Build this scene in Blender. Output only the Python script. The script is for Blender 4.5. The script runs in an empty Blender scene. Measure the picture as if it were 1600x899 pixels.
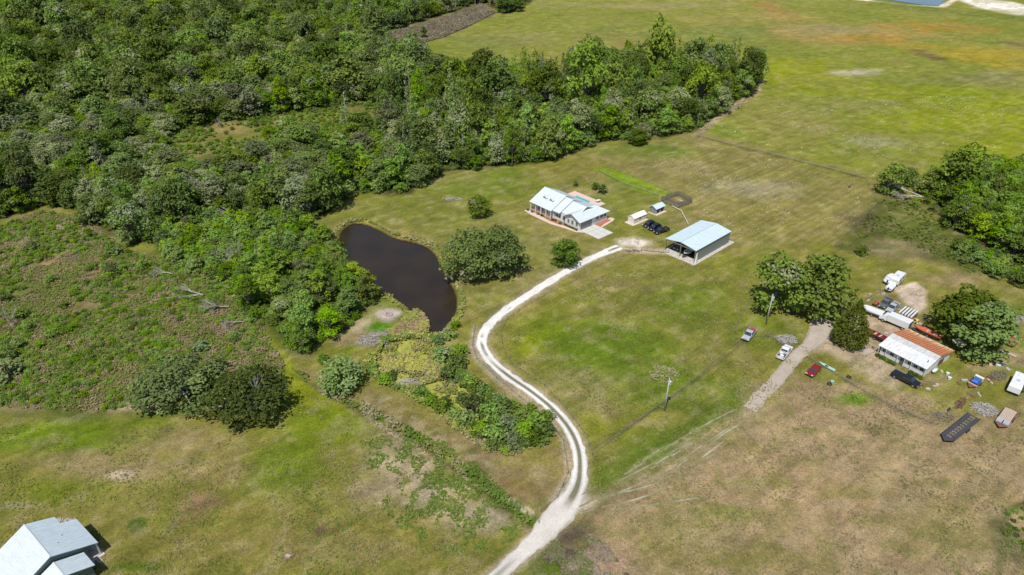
import bpy, math, random
import numpy as np
from math import radians, sin, cos, pi, hypot, atan2
random.seed(7); rng = np.random.default_rng(11)
sc = bpy.context.scene
C = sc.collection

# ------------------------------------------------------------------ camera
CAM_H, PITCH, FPX = 97.0, radians(31.0), 1066.0          # metres, down-tilt, focal length in photo pixels
cd = bpy.data.cameras.new('camera'); cd.sensor_width = 36.0; cd.lens = FPX / 1600 * 36.0
cd.clip_start = 1.0; cd.clip_end = 12000
cam = bpy.data.objects.new('camera', cd); C.objects.link(cam)
cam.location = (0, 0, CAM_H); cam.rotation_euler = (pi / 2 - PITCH, 0, 0)
sc.camera = cam
# ------------------------------------------------------------------ sky and sun
SUN_EL = radians(61); SHX, SHY = .36, .933               # shadows fall away from the camera and a little right
w = bpy.data.worlds.new('World'); sc.world = w; w.use_nodes = True
nt = w.node_tree; bg = nt.nodes['Background']; sky = nt.nodes.new('ShaderNodeTexSky')
sky.sky_type = 'NISHITA'; sky.sun_disc = False; sky.sun_elevation = SUN_EL
sky.sun_rotation = atan2(-SHX, -SHY)
nt.links.new(sky.outputs[0], bg.inputs[0]); bg.inputs[1].default_value = 0.095
sd = bpy.data.lights.new('sun', 'SUN'); sd.energy = 4.6; sd.angle = radians(.53); sd.color = (1, .965, .90)
sun = bpy.data.objects.new('sun', sd); C.objects.link(sun)
from mathutils import Vector, Matrix
sun.rotation_euler = Vector((SHX * cos(SUN_EL), SHY * cos(SUN_EL), -sin(SUN_EL))).to_track_quat('-Z', 'Y').to_euler()
vs = sc.view_settings; vs.view_transform = 'Standard'; vs.look = 'None'; vs.gamma = 1; vs.exposure = 0.10
sc.render.engine = 'CYCLES'
sc.cycles.max_bounces = 5; sc.cycles.diffuse_bounces = 2; sc.cycles.glossy_bounces = 2
sc.cycles.transmission_bounces = 3; sc.cycles.transparent_max_bounces = 4

# ------------------------------------------------------------------ helpers
def P(px, py, z=0.0):
    """map a photo pixel to the point it shows on the plane at height z (used to survey the site)"""
    u = (px - 800.0) / FPX; v = (py - 449.5) / FPX
    dy = cos(PITCH) - v * sin(PITCH); dz = -sin(PITCH) - v * cos(PITCH)
    t = (z - CAM_H) / dz
    return (u * t, dy * t)
def PP(pts, z=0.0): return np.array([P(a, b, z) for a, b in pts])

def tag(o, label=None, cat=None, group=None, kind=None):
    if label:
        o['label'] = label
        if len(label.split()) > 16: print('LONG', label)
    if cat: o['category'] = cat
    if group: o['group'] = group
    if kind: o['kind'] = kind
    return o
def empty(name, loc, rz=0.0, label=None, cat=None, group=None):
    o = bpy.data.objects.new(name, None); C.objects.link(o); o.empty_display_size = .5
    o.location = (loc[0], loc[1], loc[2] if len(loc) > 2 else 0.0); o.rotation_euler = (0, 0, rz)
    return tag(o, label, cat, group)
def copy_tree(o, parent=None):
    c = o.copy(); C.objects.link(c)
    c.parent = parent
    for ch in o.children: copy_tree(ch, c)
    return c

class MB:
    def __init__(s): s.v = []; s.f = []; s.m = []; s.n = 0
    def add(s, v, f, mi=0):
        s.v.extend([tuple(q) for q in v]); s.f.extend([tuple(i + s.n for i in q) for q in f]); s.m.extend([mi] * len(f)); s.n += len(v)
    def box(s, x0, x1, y0, y1, z0, z1, mi=0, M=None):
        v = [(x0, y0, z0), (x1, y0, z0), (x1, y1, z0), (x0, y1, z0), (x0, y0, z1), (x1, y0, z1), (x1, y1, z1), (x0, y1, z1)]
        if M is not None: v = [tuple(M @ Vector(q)) for q in v]
        s.add(v, [(0, 3, 2, 1), (4, 5, 6, 7), (0, 1, 5, 4), (1, 2, 6, 5), (2, 3, 7, 6), (3, 0, 4, 7)], mi)
    def hexa(s, bot, top, mi=0):
        s.add(list(bot) + list(top), [(3, 2, 1, 0), (4, 5, 6, 7), (0, 1, 5, 4), (1, 2, 6, 5), (2, 3, 7, 6), (3, 0, 4, 7)], mi)
    def slab(s, quad, t, mi=0):
        """a thick sheet: quad of 3-D points (top face), thickness straight down"""
        n = len(quad); v = list(quad) + [(q[0], q[1], q[2] - t) for q in quad]
        f = [tuple(range(n)), tuple(range(2 * n - 1, n - 1, -1))] + [(i, n + i, n + (i + 1) % n, (i + 1) % n) for i in range(n)]
        s.add(v, f, mi)
    def tube(s, a, b, r0, r1, n=6, mi=0, cap=True):
        a = np.array(a, float); b = np.array(b, float); d = b - a; L = np.linalg.norm(d)
        if L < 1e-6: return
        d /= L; up = np.array((0, 0, 1.)) if abs(d[2]) < .9 else np.array((1., 0, 0))
        x = np.cross(d, up); x /= np.linalg.norm(x); y = np.cross(d, x)
        v = [];
        for c, r in ((a, r0), (b, r1)):
            for k in range(n): v.append(tuple(c + r * (cos(2 * pi * k / n) * x + sin(2 * pi * k / n) * y)))
        f = [(k, (k + 1) % n, n + (k + 1) % n, n + k) for k in range(n)]
        if cap: f += [tuple(range(n - 1, -1, -1)), tuple(range(n, 2 * n))]
        s.add(v, f, mi)
    def ext(s, prof, y0, y1, mi=0, top_in=0.0, z_in=None):
        """side profile (x,z) counter-clockwise, extruded across y; points above z_in are pulled in by top_in"""
        n = len(prof); v = []
        for y in (y0, y1):
            for x, z in prof:
                yy = y
                if z_in is not None and z > z_in: yy = y + top_in * (1 if y == y0 else -1)
                v.append((x, yy, z))
        f = [tuple(range(n)), tuple(range(2 * n - 1, n - 1, -1))] + [(i, n + i, n + (i + 1) % n, (i + 1) % n) for i in range(n)]
        s.add(v, f, mi)
    def build(s, name, mats, parent=None, smooth=False, loc=None, bevel=0):
        me = bpy.data.meshes.new(name); me.from_pydata(s.v, [], s.f)
        if not isinstance(mats, (list, tuple)): mats = [mats]
        for m in mats: me.materials.append(m)
        me.polygons.foreach_set('material_index', s.m)
        import bmesh
        bm = bmesh.new(); bm.from_mesh(me); bmesh.ops.recalc_face_normals(bm, faces=bm.faces)
        if bevel: bmesh.ops.bevel(bm, geom=list(bm.edges), offset=bevel, segments=1, affect='EDGES', clamp_overlap=True)
        bm.to_mesh(me); bm.free()
        if smooth: me.polygons.foreach_set('use_smooth', [True] * len(me.polygons))
        o = bpy.data.objects.new(name, me); C.objects.link(o)
        if parent is not None: o.parent = parent
        if loc: o.location = loc
        return o
def np_mesh(name, V, F, mats, mi=None, col=None, smooth=False):
    """fast mesh from numpy: V (n,3), F (m,k)"""
    me = bpy.data.meshes.new(name); k = F.shape[1]
    me.vertices.add(len(V)); me.vertices.foreach_set('co', V.astype(np.float32).ravel())
    me.loops.add(F.size); me.loops.foreach_set('vertex_index', F.astype(np.int32).ravel())
    me.polygons.add(len(F)); me.polygons.foreach_set('loop_start', np.arange(0, F.size, k, dtype=np.int32))
    me.polygons.foreach_set('loop_total', np.full(len(F), k, dtype=np.int32))
    for m in (mats if isinstance(mats, (list, tuple)) else [mats]): me.materials.append(m)
    if mi is not None: me.polygons.foreach_set('material_index', mi.astype(np.int32))
    if smooth: me.polygons.foreach_set('use_smooth', np.ones(len(F), bool))
    me.update(calc_edges=True)
    if col is not None:
        a = me.color_attributes.new('Col', 'FLOAT_COLOR', 'POINT')
        c4 = np.ones((len(V), 4), np.float32); c4[:, :3] = col; a.data.foreach_set('color', c4.ravel())
    return me
def link(name, me, parent=None):
    o = bpy.data.objects.new(name, me); C.objects.link(o)
    if parent is not None: o.parent = parent
    return o

# value noise in numpy
_perm = rng.random((256, 256))
def vnoise(x, y, scale, seed=0):
    x = x / scale + seed * 17.3; y = y / scale + seed * 9.1
    xi = np.floor(x).astype(int); yi = np.floor(y).astype(int); fx = x - xi; fy = y - yi
    fx = fx * fx * (3 - 2 * fx); fy = fy * fy * (3 - 2 * fy)
    g = lambda a, b: _perm[a & 255, b & 255]
    return (g(xi, yi) * (1 - fx) + g(xi + 1, yi) * fx) * (1 - fy) + (g(xi, yi + 1) * (1 - fx) + g(xi + 1, yi + 1) * fx) * fy
def fbm(x, y, scale, seed=0, oct=4):
    t = 0; a = 1; n = 0
    for k in range(oct): t = t + a * vnoise(x, y, scale / 2 ** k, seed + k * 3); n += a; a *= .55
    return t / n
def sstep(a, b, x):
    t = np.clip((x - a) / (b - a), 0, 1); return t * t * (3 - 2 * t)
def poly_sd(X, Y, poly):
    """signed distance, negative inside"""
    n = len(poly); d = np.full(X.shape, 1e9); ins = np.zeros(X.shape, bool)
    for i in range(n):
        ax, ay = poly[i]; bx, by = poly[(i + 1) % n]; ex, ey = bx - ax, by - ay
        t = np.clip(((X - ax) * ex + (Y - ay) * ey) / (ex * ex + ey * ey + 1e-9), 0, 1)
        d = np.minimum(d, np.hypot(X - ax - t * ex, Y - ay - t * ey))
        if by != ay:
            c = ((ay > Y) != (by > Y)) & (X < (bx - ax) * (Y - ay) / (by - ay) + ax); ins ^= c
    return np.where(ins, -d, d)
def line_d(X, Y, pts):
    d = np.full(X.shape, 1e9)
    for i in range(len(pts) - 1):
        ax, ay = pts[i]; bx, by = pts[i + 1]; ex, ey = bx - ax, by - ay
        t = np.clip(((X - ax) * ex + (Y - ay) * ey) / (ex * ex + ey * ey + 1e-9), 0, 1)
        d = np.minimum(d, np.hypot(X - ax - t * ex, Y - ay - t * ey))
    return d
def spline(pts, step=.5):
    p = np.array(pts, float); out = []
    q = np.vstack([2 * p[0] - p[1], p, 2 * p[-1] - p[-2]])
    for i in range(1, len(q) - 2):
        n = max(2, int(np.linalg.norm(q[i + 1] - q[i]) / step))
        for k in range(n):
            t = k / n
            out.append(.5 * ((2 * q[i]) + (-q[i - 1] + q[i + 1]) * t + (2 * q[i - 1] - 5 * q[i] + 4 * q[i + 1] - q[i + 2]) * t * t + (-q[i - 1] + 3 * q[i] - 3 * q[i + 1] + q[i + 2]) * t ** 3))
    out.append(p[-1]); return np.array(out)

# ------------------------------------------------------------------ materials
def newmat(name):
    m = bpy.data.materials.new(name); m.use_nodes = True
    return m, m.node_tree, m.node_tree.nodes['Principled BSDF']
def N(nt, t, **k):
    n = nt.nodes.new(t)
    for a, b in k.items(): setattr(n, a, b)
    return n
def surf(name, col, rough=.6, metal=0., var=.12, scale=3., bump=.0, bscale=20., coat=0., streak=None, spec=.5):
    """plain material with procedural tone variation"""
    m, t, b = newmat(name)
    tc = N(t, 'ShaderNodeTexCoord'); no = N(t, 'ShaderNodeTexNoise'); no.inputs['Scale'].default_value = scale; no.inputs['Detail'].default_value = 5
    if streak:
        mp = N(t, 'ShaderNodeMapping'); mp.inputs['Scale'].default_value = streak; t.links.new(tc.outputs['Object'], mp.inputs[0]); t.links.new(mp.outputs[0], no.inputs[0])
    else: t.links.new(tc.outputs['Object'], no.inputs[0])
    r = N(t, 'ShaderNodeMapRange'); r.inputs[1].default_value = .3; r.inputs[2].default_value = .7; r.inputs[3].default_value = 1 - var; r.inputs[4].default_value = 1 + var
    t.links.new(no.outputs[0], r.inputs[0])
    mx = N(t, 'ShaderNodeVectorMath', operation='SCALE'); mx.inputs[0].default_value = col; t.links.new(r.outputs[0], mx.inputs['Scale'])
    t.links.new(mx.outputs[0], b.inputs['Base Color'])
    b.inputs['Roughness'].default_value = rough; b.inputs['Metallic'].default_value = metal; b.inputs['Coat Weight'].default_value = coat
    b.inputs['Specular IOR Level'].default_value = spec
    if bump:
        n2 = N(t, 'ShaderNodeTexNoise'); n2.inputs['Scale'].default_value = bscale; t.links.new(tc.outputs['Object'], n2.inputs[0])
        bp = N(t, 'ShaderNodeBump'); bp.inputs['Strength'].default_value = bump; bp.inputs['Distance'].default_value = .05
        t.links.new(n2.outputs[0], bp.inputs['Height']); t.links.new(bp.outputs[0], b.inputs['Normal'])
    return m
def leafmat(name, dark, light, trans=.3, pale=None, per=.36):
    """foliage: tone changes from leaf clump to leaf clump and from plant to plant"""
    m, t, b = newmat(name); t.nodes.remove(b); out = t.nodes['Material Output']
    tc = N(t, 'ShaderNodeTexCoord'); oi = N(t, 'ShaderNodeObjectInfo')
    no = N(t, 'ShaderNodeTexNoise'); no.inputs['Scale'].default_value = .9; no.inputs['Detail'].default_value = 6; no.inputs['Roughness'].default_value = .75
    t.links.new(tc.outputs['Object'], no.inputs[0])
    r = N(t, 'ShaderNodeMapRange'); r.inputs[1].default_value = .33; r.inputs[2].default_value = .67
    t.links.new(no.outputs[0], r.inputs[0])
    mx = N(t, 'ShaderNodeMix', data_type='RGBA'); mx.inputs[6].default_value = (*dark, 1); mx.inputs[7].default_value = (*light, 1)
    t.links.new(r.outputs[0], mx.inputs[0])
    hs = N(t, 'ShaderNodeHueSaturation'); t.links.new(mx.outputs[2], hs.inputs['Color'])
    r2 = N(t, 'ShaderNodeMapRange'); r2.inputs[3].default_value = 1 - per; r2.inputs[4].default_value = 1.08 + per * 1.3; t.links.new(oi.outputs['Random'], r2.inputs[0]); t.links.new(r2.outputs[0], hs.inputs['Value'])
    w3 = N(t, 'ShaderNodeMath', operation='MULTIPLY'); w3.inputs[1].default_value = 7.31; t.links.new(oi.outputs['Random'], w3.inputs[0])
    w4 = N(t, 'ShaderNodeMath', operation='FRACT'); t.links.new(w3.outputs[0], w4.inputs[0])
    r3 = N(t, 'ShaderNodeMapRange'); r3.inputs[3].default_value = .477; r3.inputs[4].default_value = .506; t.links.new(w4.outputs[0], r3.inputs[0]); t.links.new(r3.outputs[0], hs.inputs['Hue'])
    w5 = N(t, 'ShaderNodeMath', operation='MULTIPLY'); w5.inputs[1].default_value = 23.7; t.links.new(oi.outputs['Random'], w5.inputs[0])
    w6 = N(t, 'ShaderNodeMath', operation='FRACT'); t.links.new(w5.outputs[0], w6.inputs[0])
    r4 = N(t, 'ShaderNodeMapRange'); r4.inputs[3].default_value = .82; r4.inputs[4].default_value = 1.10; t.links.new(w6.outputs[0], r4.inputs[0]); t.links.new(r4.outputs[0], hs.inputs['Saturation'])
    d = N(t, 'ShaderNodeBsdfDiffuse'); tr = N(t, 'ShaderNodeBsdfTranslucent'); ms = N(t, 'ShaderNodeMixShader'); ms.inputs[0].default_value = trans
    t.links.new(hs.outputs[0], d.inputs[0]); t.links.new(hs.outputs[0], tr.inputs[0])
    t.links.new(d.outputs[0], ms.inputs[1]); t.links.new(tr.outputs[0], ms.inputs[2]); t.links.new(ms.outputs[0], out.inputs[0])
    return m
def colattr_mat(name, fine=.35, bump=.5, fleck=True, rough=.95, trans=0.):
    m, t, b = newmat(name)
    a = N(t, 'ShaderNodeVertexColor'); a.layer_name = 'Col'
    g = N(t, 'ShaderNodeNewGeometry')
    def noise(sc_, det, ro=.6):
        n = N(t, 'ShaderNodeTexNoise'); n.inputs['Scale'].default_value = sc_; n.inputs['Detail'].default_value = det; n.inputs['Roughness'].default_value = ro
        t.links.new(g.outputs['Position'], n.inputs[0]); return n
    n1 = noise(1.5, 8, .85); n2 = noise(.12, 4); n3 = noise(4.2, 3, .7)
    def mr(src, lo, hi, a_=.3, b_=.7):
        r = N(t, 'ShaderNodeMapRange'); r.inputs[1].default_value = a_; r.inputs[2].default_value = b_; r.inputs[3].default_value = lo; r.inputs[4].default_value = hi
        t.links.new(src, r.inputs[0]); return r
    r1 = mr(n1.outputs[0], 1 - fine, 1 + fine); r2 = mr(n2.outputs[0], .88, 1.12); r3 = mr(n3.outputs[0], 1 - fine * .8, 1 + fine * .8)
    m1 = N(t, 'ShaderNodeMath', operation='MULTIPLY'); t.links.new(r1.outputs[0], m1.inputs[0]); t.links.new(r2.outputs[0], m1.inputs[1])
    m2 = N(t, 'ShaderNodeMath', operation='MULTIPLY'); t.links.new(m1.outputs[0], m2.inputs[0]); t.links.new(r3.outputs[0], m2.inputs[1])
    sc1 = N(t, 'ShaderNodeVectorMath', operation='SCALE'); t.links.new(a.outputs[0], sc1.inputs[0]); t.links.new(m2.outputs[0], sc1.inputs['Scale'])
    last = sc1.outputs[0]
    if fleck:
        n4 = noise(1.7, 5, .7); n5 = noise(.07, 3)
        r4 = mr(n4.outputs[0], 0, 1, .60, .70); r5 = mr(n5.outputs[0], 0, .55, .42, .66)
        mm = N(t, 'ShaderNodeMath', operation='MULTIPLY'); t.links.new(r4.outputs[0], mm.inputs[0]); t.links.new(r5.outputs[0], mm.inputs[1])
        mx = N(t, 'ShaderNodeMix', data_type='RGBA'); mx.inputs[7].default_value = (.30, .26, .17, 1); t.links.new(mm.outputs[0], mx.inputs[0]); t.links.new(last, mx.inputs[6])
        n6 = noise(.5, 4, .7); n7 = noise(.045, 3)
        r6 = mr(n6.outputs[0], 0, 1, .52, .64); r7 = mr(n7.outputs[0], 0, .5, .45, .6)
        mm2 = N(t, 'ShaderNodeMath', operation='MULTIPLY'); t.links.new(r6.outputs[0], mm2.inputs[0]); t.links.new(r7.outputs[0], mm2.inputs[1])
        mx2 = N(t, 'ShaderNodeMix', data_type='RGBA'); mx2.inputs[7].default_value = (.075, .11, .018, 1); t.links.new(mm2.outputs[0], mx2.inputs[0]); t.links.new(mx.outputs[2], mx2.inputs[6])
        last = mx2.outputs[2]
    t.links.new(last, b.inputs['Base Color']); b.inputs['Roughness'].default_value = rough; b.inputs['Specular IOR Level'].default_value = .15
    bp = N(t, 'ShaderNodeBump'); bp.inputs['Strength'].default_value = bump; bp.inputs['Distance'].default_value = .35
    t.links.new(n1.outputs[0], bp.inputs['Height']); t.links.new(bp.outputs[0], b.inputs['Normal'])
    return m
M = {}
M['ground'] = colattr_mat('ground', .46, .8)
M['gravel'] = colattr_mat('gravel', .16, .35, fleck=False)
M['tuft'] = colattr_mat('tuft', .2, 0., fleck=False)
M['bark'] = surf('bark', (.16, .135, .11), .9, var=.3, scale=2)
M['pale_bark'] = surf('pale_bark', (.34, .32, .29), .9, var=.25, scale=2)
M['dead_wood'] = surf('dead_wood', (.33, .30, .27), .9, var=.3, scale=2)
M['white_metal'] = surf('white_metal_roof', (.53, .585, .62), .42, var=.09, scale=1.3, streak=(.35, 2.0, 1))
M['shaded_metal'] = surf('shaded_metal_roof', (.49, .57, .62), .45, var=.09, scale=1.3, streak=(2.0, .35, 1))  # shade painted into the roof colour for slopes facing away from the sun
M['barn_roof'] = surf('barn_roof', (.49, .59, .64), .42, var=.08, scale=1.2, streak=(2.0, .3, 1))
M['seam'] = surf('seam', (.52, .56, .58), .5, var=.05)
M['ridge_cap'] = surf('ridge_cap', (.42, .48, .52), .5, var=.05)
M['white_wall'] = surf('white_siding', (.62, .63, .62), .7, var=.06)
M['grey_wall'] = surf('grey_metal_siding', (.20, .22, .22), .6, var=.08, streak=(1, 1, .1))
M['teal_wall'] = surf('dark_teal_siding', (.10, .14, .14), .6, var=.08)
M['cream_wall'] = surf('cream_siding', (.66, .60, .50), .7, var=.06)
M['cream_roof'] = surf('cream_roof', (.74, .70, .62), .6, var=.06)
M['glass'] = surf('window_glass', (.03, .04, .05), .08, var=.1)
M['dark'] = surf('dark_interior', (.012, .012, .012), .9, var=.1)
M['garage'] = surf('garage_door', (.16, .18, .19), .6, var=.05)
M['brick'] = surf('red_brick_paving', (.36, .13, .08), .85, var=.3, scale=14)
M['pink_conc'] = surf('pink_concrete', (.56, .43, .36), .85, var=.1, scale=2)
M['concrete'] = surf('concrete', (.50, .49, .45), .85, var=.1, scale=2)
M['pool_water'] = surf('pool_water', (.08, .36, .36), .08, var=.15, scale=1.5)
M['wood'] = surf('weathered_wood', (.17, .145, .12), .85, var=.3, scale=6)
M['wood_light'] = surf('light_wood', (.42, .33, .26), .85, var=.2, scale=6)
M['post'] = surf('fence_post', (.22, .19, .155), .9, var=.25, scale=6)
M['wire'] = surf('fence_wire', (.20, .18, .15), .6, var=.1, metal=.2)
M['pole'] = surf('pole_wood', (.36, .34, .32), .85, var=.15)
M['black_paint'] = surf('black_paint', (.012, .012, .015), .18, var=.1, coat=.6)
M['white_paint'] = surf('white_paint', (.64, .655, .67), .25, var=.04, coat=.5)
M['red_paint'] = surf('red_paint', (.20, .010, .016), .22, var=.08, coat=.6)
M['faded_red'] = surf('faded_red_paint', (.33, .06, .05), .6, var=.3, scale=3)
M['maroon'] = surf('maroon_paint', (.16, .015, .02), .35, var=.15)
M['grey_paint'] = surf('grey_paint', (.10, .11, .12), .3, var=.1, coat=.3)
M['silver'] = surf('silver_paint', (.42, .45, .48), .35, var=.08, metal=.2)
M['orange'] = surf('orange_paint', (.48, .12, .06), .5, var=.15)
M['yellow'] = surf('yellow_paint', (.60, .40, .08), .5, var=.15)
M['blue'] = surf('blue_tarp', (.02, .11, .45), .5, var=.2)
M['teal'] = surf('teal_plastic', (.30, .52, .45), .4, var=.25)
M['rubber'] = surf('rubber', (.02, .02, .02), .85, var=.2)
M['rim'] = surf('rim_metal', (.35, .35, .36), .4, metal=.5)
M['lamp'] = surf('lamp_lens', (.75, .75, .72), .15)
M['red_lamp'] = surf('red_lamp_lens', (.4, .02, .02), .25)
M['steel'] = surf('dark_steel', (.05, .05, .055), .55, var=.2)
M['rust_steel'] = surf('rusty_steel', (.16, .07, .045), .8, var=.3)
M['stone'] = surf('grey_stone', (.34, .31, .30), .9, var=.25, scale=2, bump=.5)
M['shrub_green'] = leafmat('shrub_green', (.03, .06, .01), (.09, .15, .02))

# rusting sheet roof
m, t, b = newmat('rusted_sheet'); tc = N(t, 'ShaderNodeTexCoord')
no = N(t, 'ShaderNodeTexNoise'); no.inputs['Scale'].default_value = 1.1; no.inputs['Detail'].default_value = 8
mp = N(t, 'ShaderNodeMapping'); mp.inputs['Scale'].default_value = (.18, 1.9, 1); t.links.new(tc.outputs['Object'], mp.inputs[0]); t.links.new(mp.outputs[0], no.inputs[0])
sx = N(t, 'ShaderNodeSeparateXYZ'); t.links.new(tc.outputs['Object'], sx.inputs[0])
r = N(t, 'ShaderNodeMapRange'); r.inputs[1].default_value = 8.8; r.inputs[2].default_value = 12.6; r.inputs[3].default_value = .30; r.inputs[4].default_value = -.14; t.links.new(sx.outputs[0], r.inputs[0])
ad = N(t, 'ShaderNodeMath', operation='ADD'); t.links.new(no.outputs[0], ad.inputs[0]); t.links.new(r.outputs[0], ad.inputs[1])
cr = N(t, 'ShaderNodeValToRGB'); e = cr.color_ramp.elements; e[0].position = .34; e[0].color = (.50, .47, .40, 1); e[1].position = .72; e[1].color = (.34, .11, .035, 1)
q = e.new(.42); q.color = (.50, .30, .16, 1); q = e.new(.50); q.color = (.46, .17, .05, 1)
t.links.new(ad.outputs[0], cr.inputs[0]); t.links.new(cr.outputs[0], b.inputs['Base Color']); b.inputs['Roughness'].default_value = .7
M['rusted'] = m
M['worn_white'] = surf('worn_white_sheet', (.57, .58, .58), .5, var=.16, scale=1.2, streak=(.5, 2.2, 1))
M['worn_grey'] = surf('worn_grey_sheet', (.44, .45, .45), .6, var=.2, scale=1.2, streak=(.5, 2.2, 1))
# pond water
m, t, b = newmat('pond_water'); tc = N(t, 'ShaderNodeNewGeometry')
no = N(t, 'ShaderNodeTexNoise'); no.inputs['Scale'].default_value = .10; t.links.new(tc.outputs['Position'], no.inputs[0])
cr = N(t, 'ShaderNodeValToRGB'); e = cr.color_ramp.elements; e[0].position = .35; e[0].color = (.024, .018, .013, 1); e[1].position = .75; e[1].color = (.035, .025, .015, 1)
t.links.new(no.outputs[0], cr.inputs[0]); t.links.new(cr.outputs[0], b.inputs['Base Color']); b.inputs['Roughness'].default_value = .12; b.inputs['Specular IOR Level'].default_value = .28
n2 = N(t, 'ShaderNodeTexNoise'); n2.inputs['Scale'].default_value = 2.2; t.links.new(tc.outputs['Position'], n2.inputs[0]); bp = N(t, 'ShaderNodeBump'); bp.inputs['Strength'].default_value = .06; bp.inputs['Distance'].default_value = .1
t.links.new(n2.outputs[0], bp.inputs['Height']); t.links.new(bp.outputs[0], b.inputs['Normal'])
M['water'] = m
M['far_water'] = surf('blue_water', (.05, .10, .17), .12, var=.2, scale=.05)
# duckweed
m, t, b = newmat('duckweed'); tc = N(t, 'ShaderNodeNewGeometry')
no = N(t, 'ShaderNodeTexNoise'); no.inputs['Scale'].default_value = 1.0; no.inputs['Detail'].default_value = 8; no.inputs['Roughness'].default_value = .7; t.links.new(tc.outputs['Position'], no.inputs[0])
cr = N(t, 'ShaderNodeValToRGB'); e = cr.color_ramp.elements; e[0].position = .36; e[0].color = (.03, .03, .012, 1); e[1].position = .70; e[1].color = (.38, .37, .06, 1)
q = e.new(.43); q.color = (.22, .23, .035, 1)
t.links.new(no.outputs[0], cr.inputs[0]); t.links.new(cr.outputs[0], b.inputs['Base Color']); b.inputs['Roughness'].default_value = .8
M['duckweed'] = m

# ------------------------------------------------------------------ site survey (photo pixels -> ground)
POND = PP([(524, 378), (528, 360), (545, 347), (568, 346), (595, 356), (618, 368), (640, 373), (665, 380), (682, 392), (692, 408), (700, 425), (712, 445), (719, 465), (716, 490), (700, 512), (680, 531), (665, 530), (655, 520), (650, 500), (640, 488), (620, 472), (600, 460), (582, 448), (565, 430), (545, 410), (530, 395)])
POND = spline(np.vstack([POND, POND[:1]]), 2.0)[:-1]
MARSH = PP([(585, 560), (600, 535), (640, 527), (690, 532), (705, 545), (712, 580), (735, 610), (765, 640), (790, 680), (770, 690), (735, 668), (690, 640), (650, 612), (610, 596), (588, 585)])
DITCH = PP([(395, 520), (450, 575), (500, 600), (560, 632), (620, 665), (680, 700), (740, 745), (800, 790), (835, 815)])
DRIVE = PP([(765, 910), (800, 878), (845, 836), (880, 797), (900, 765), (906, 735), (903, 700), (888, 668), (862, 638), (830, 612), (795, 588), (768, 565), (754, 542), (755, 522), (772, 500), (800, 478), (835, 455), (875, 430), (915, 408), (952, 392), (968, 386)])
LANE = PP([(1172, 640), (1190, 617), (1215, 592), (1240, 562), (1262, 540), (1278, 520), (1290, 500)])
FOREST = PP([(-260, 350), (0, 345), (60, 322), (128, 330), (160, 360), (205, 385), (260, 372), (300, 340), (400, 335), (490, 345), (560, 302), (640, 303), (690, 268), (745, 265), (850, 256), (905, 238), (950, 220), (1015, 218), (1085, 205), (1120, 182), (1155, 158), (1185, 130), (1160, 118), (1080, 112), (1000, 113), (880, 125), (800, 128), (740, 122), (690, 108), (650, 92), (600, 74), (590, 54), (640, 40), (700, 22), (755, 6), (790, 22), (820, 12), (830, 0), (812, -30), (760, -70), (-300, -70)])
THICKET = PP([(235, 372), (300, 345), (400, 335), (480, 345), (520, 380), (548, 410), (575, 435), (582, 470), (560, 505), (520, 530), (480, 560), (450, 545), (425, 515), (385, 505), (370, 470), (330, 440), (270, 415)])
RWOODS = PP([(1462, 300), (1500, 285), (1560, 275), (1700, 250), (1760, 420), (1720, 480), (1610, 434), (1556, 402), (1505, 372), (1465, 342)])
STRIP = PP([(590, 80), (600, 62), (650, 52), (700, 35), (752, 10), (772, 22), (730, 42), (690, 58), (655, 66), (655, 90)])

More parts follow.
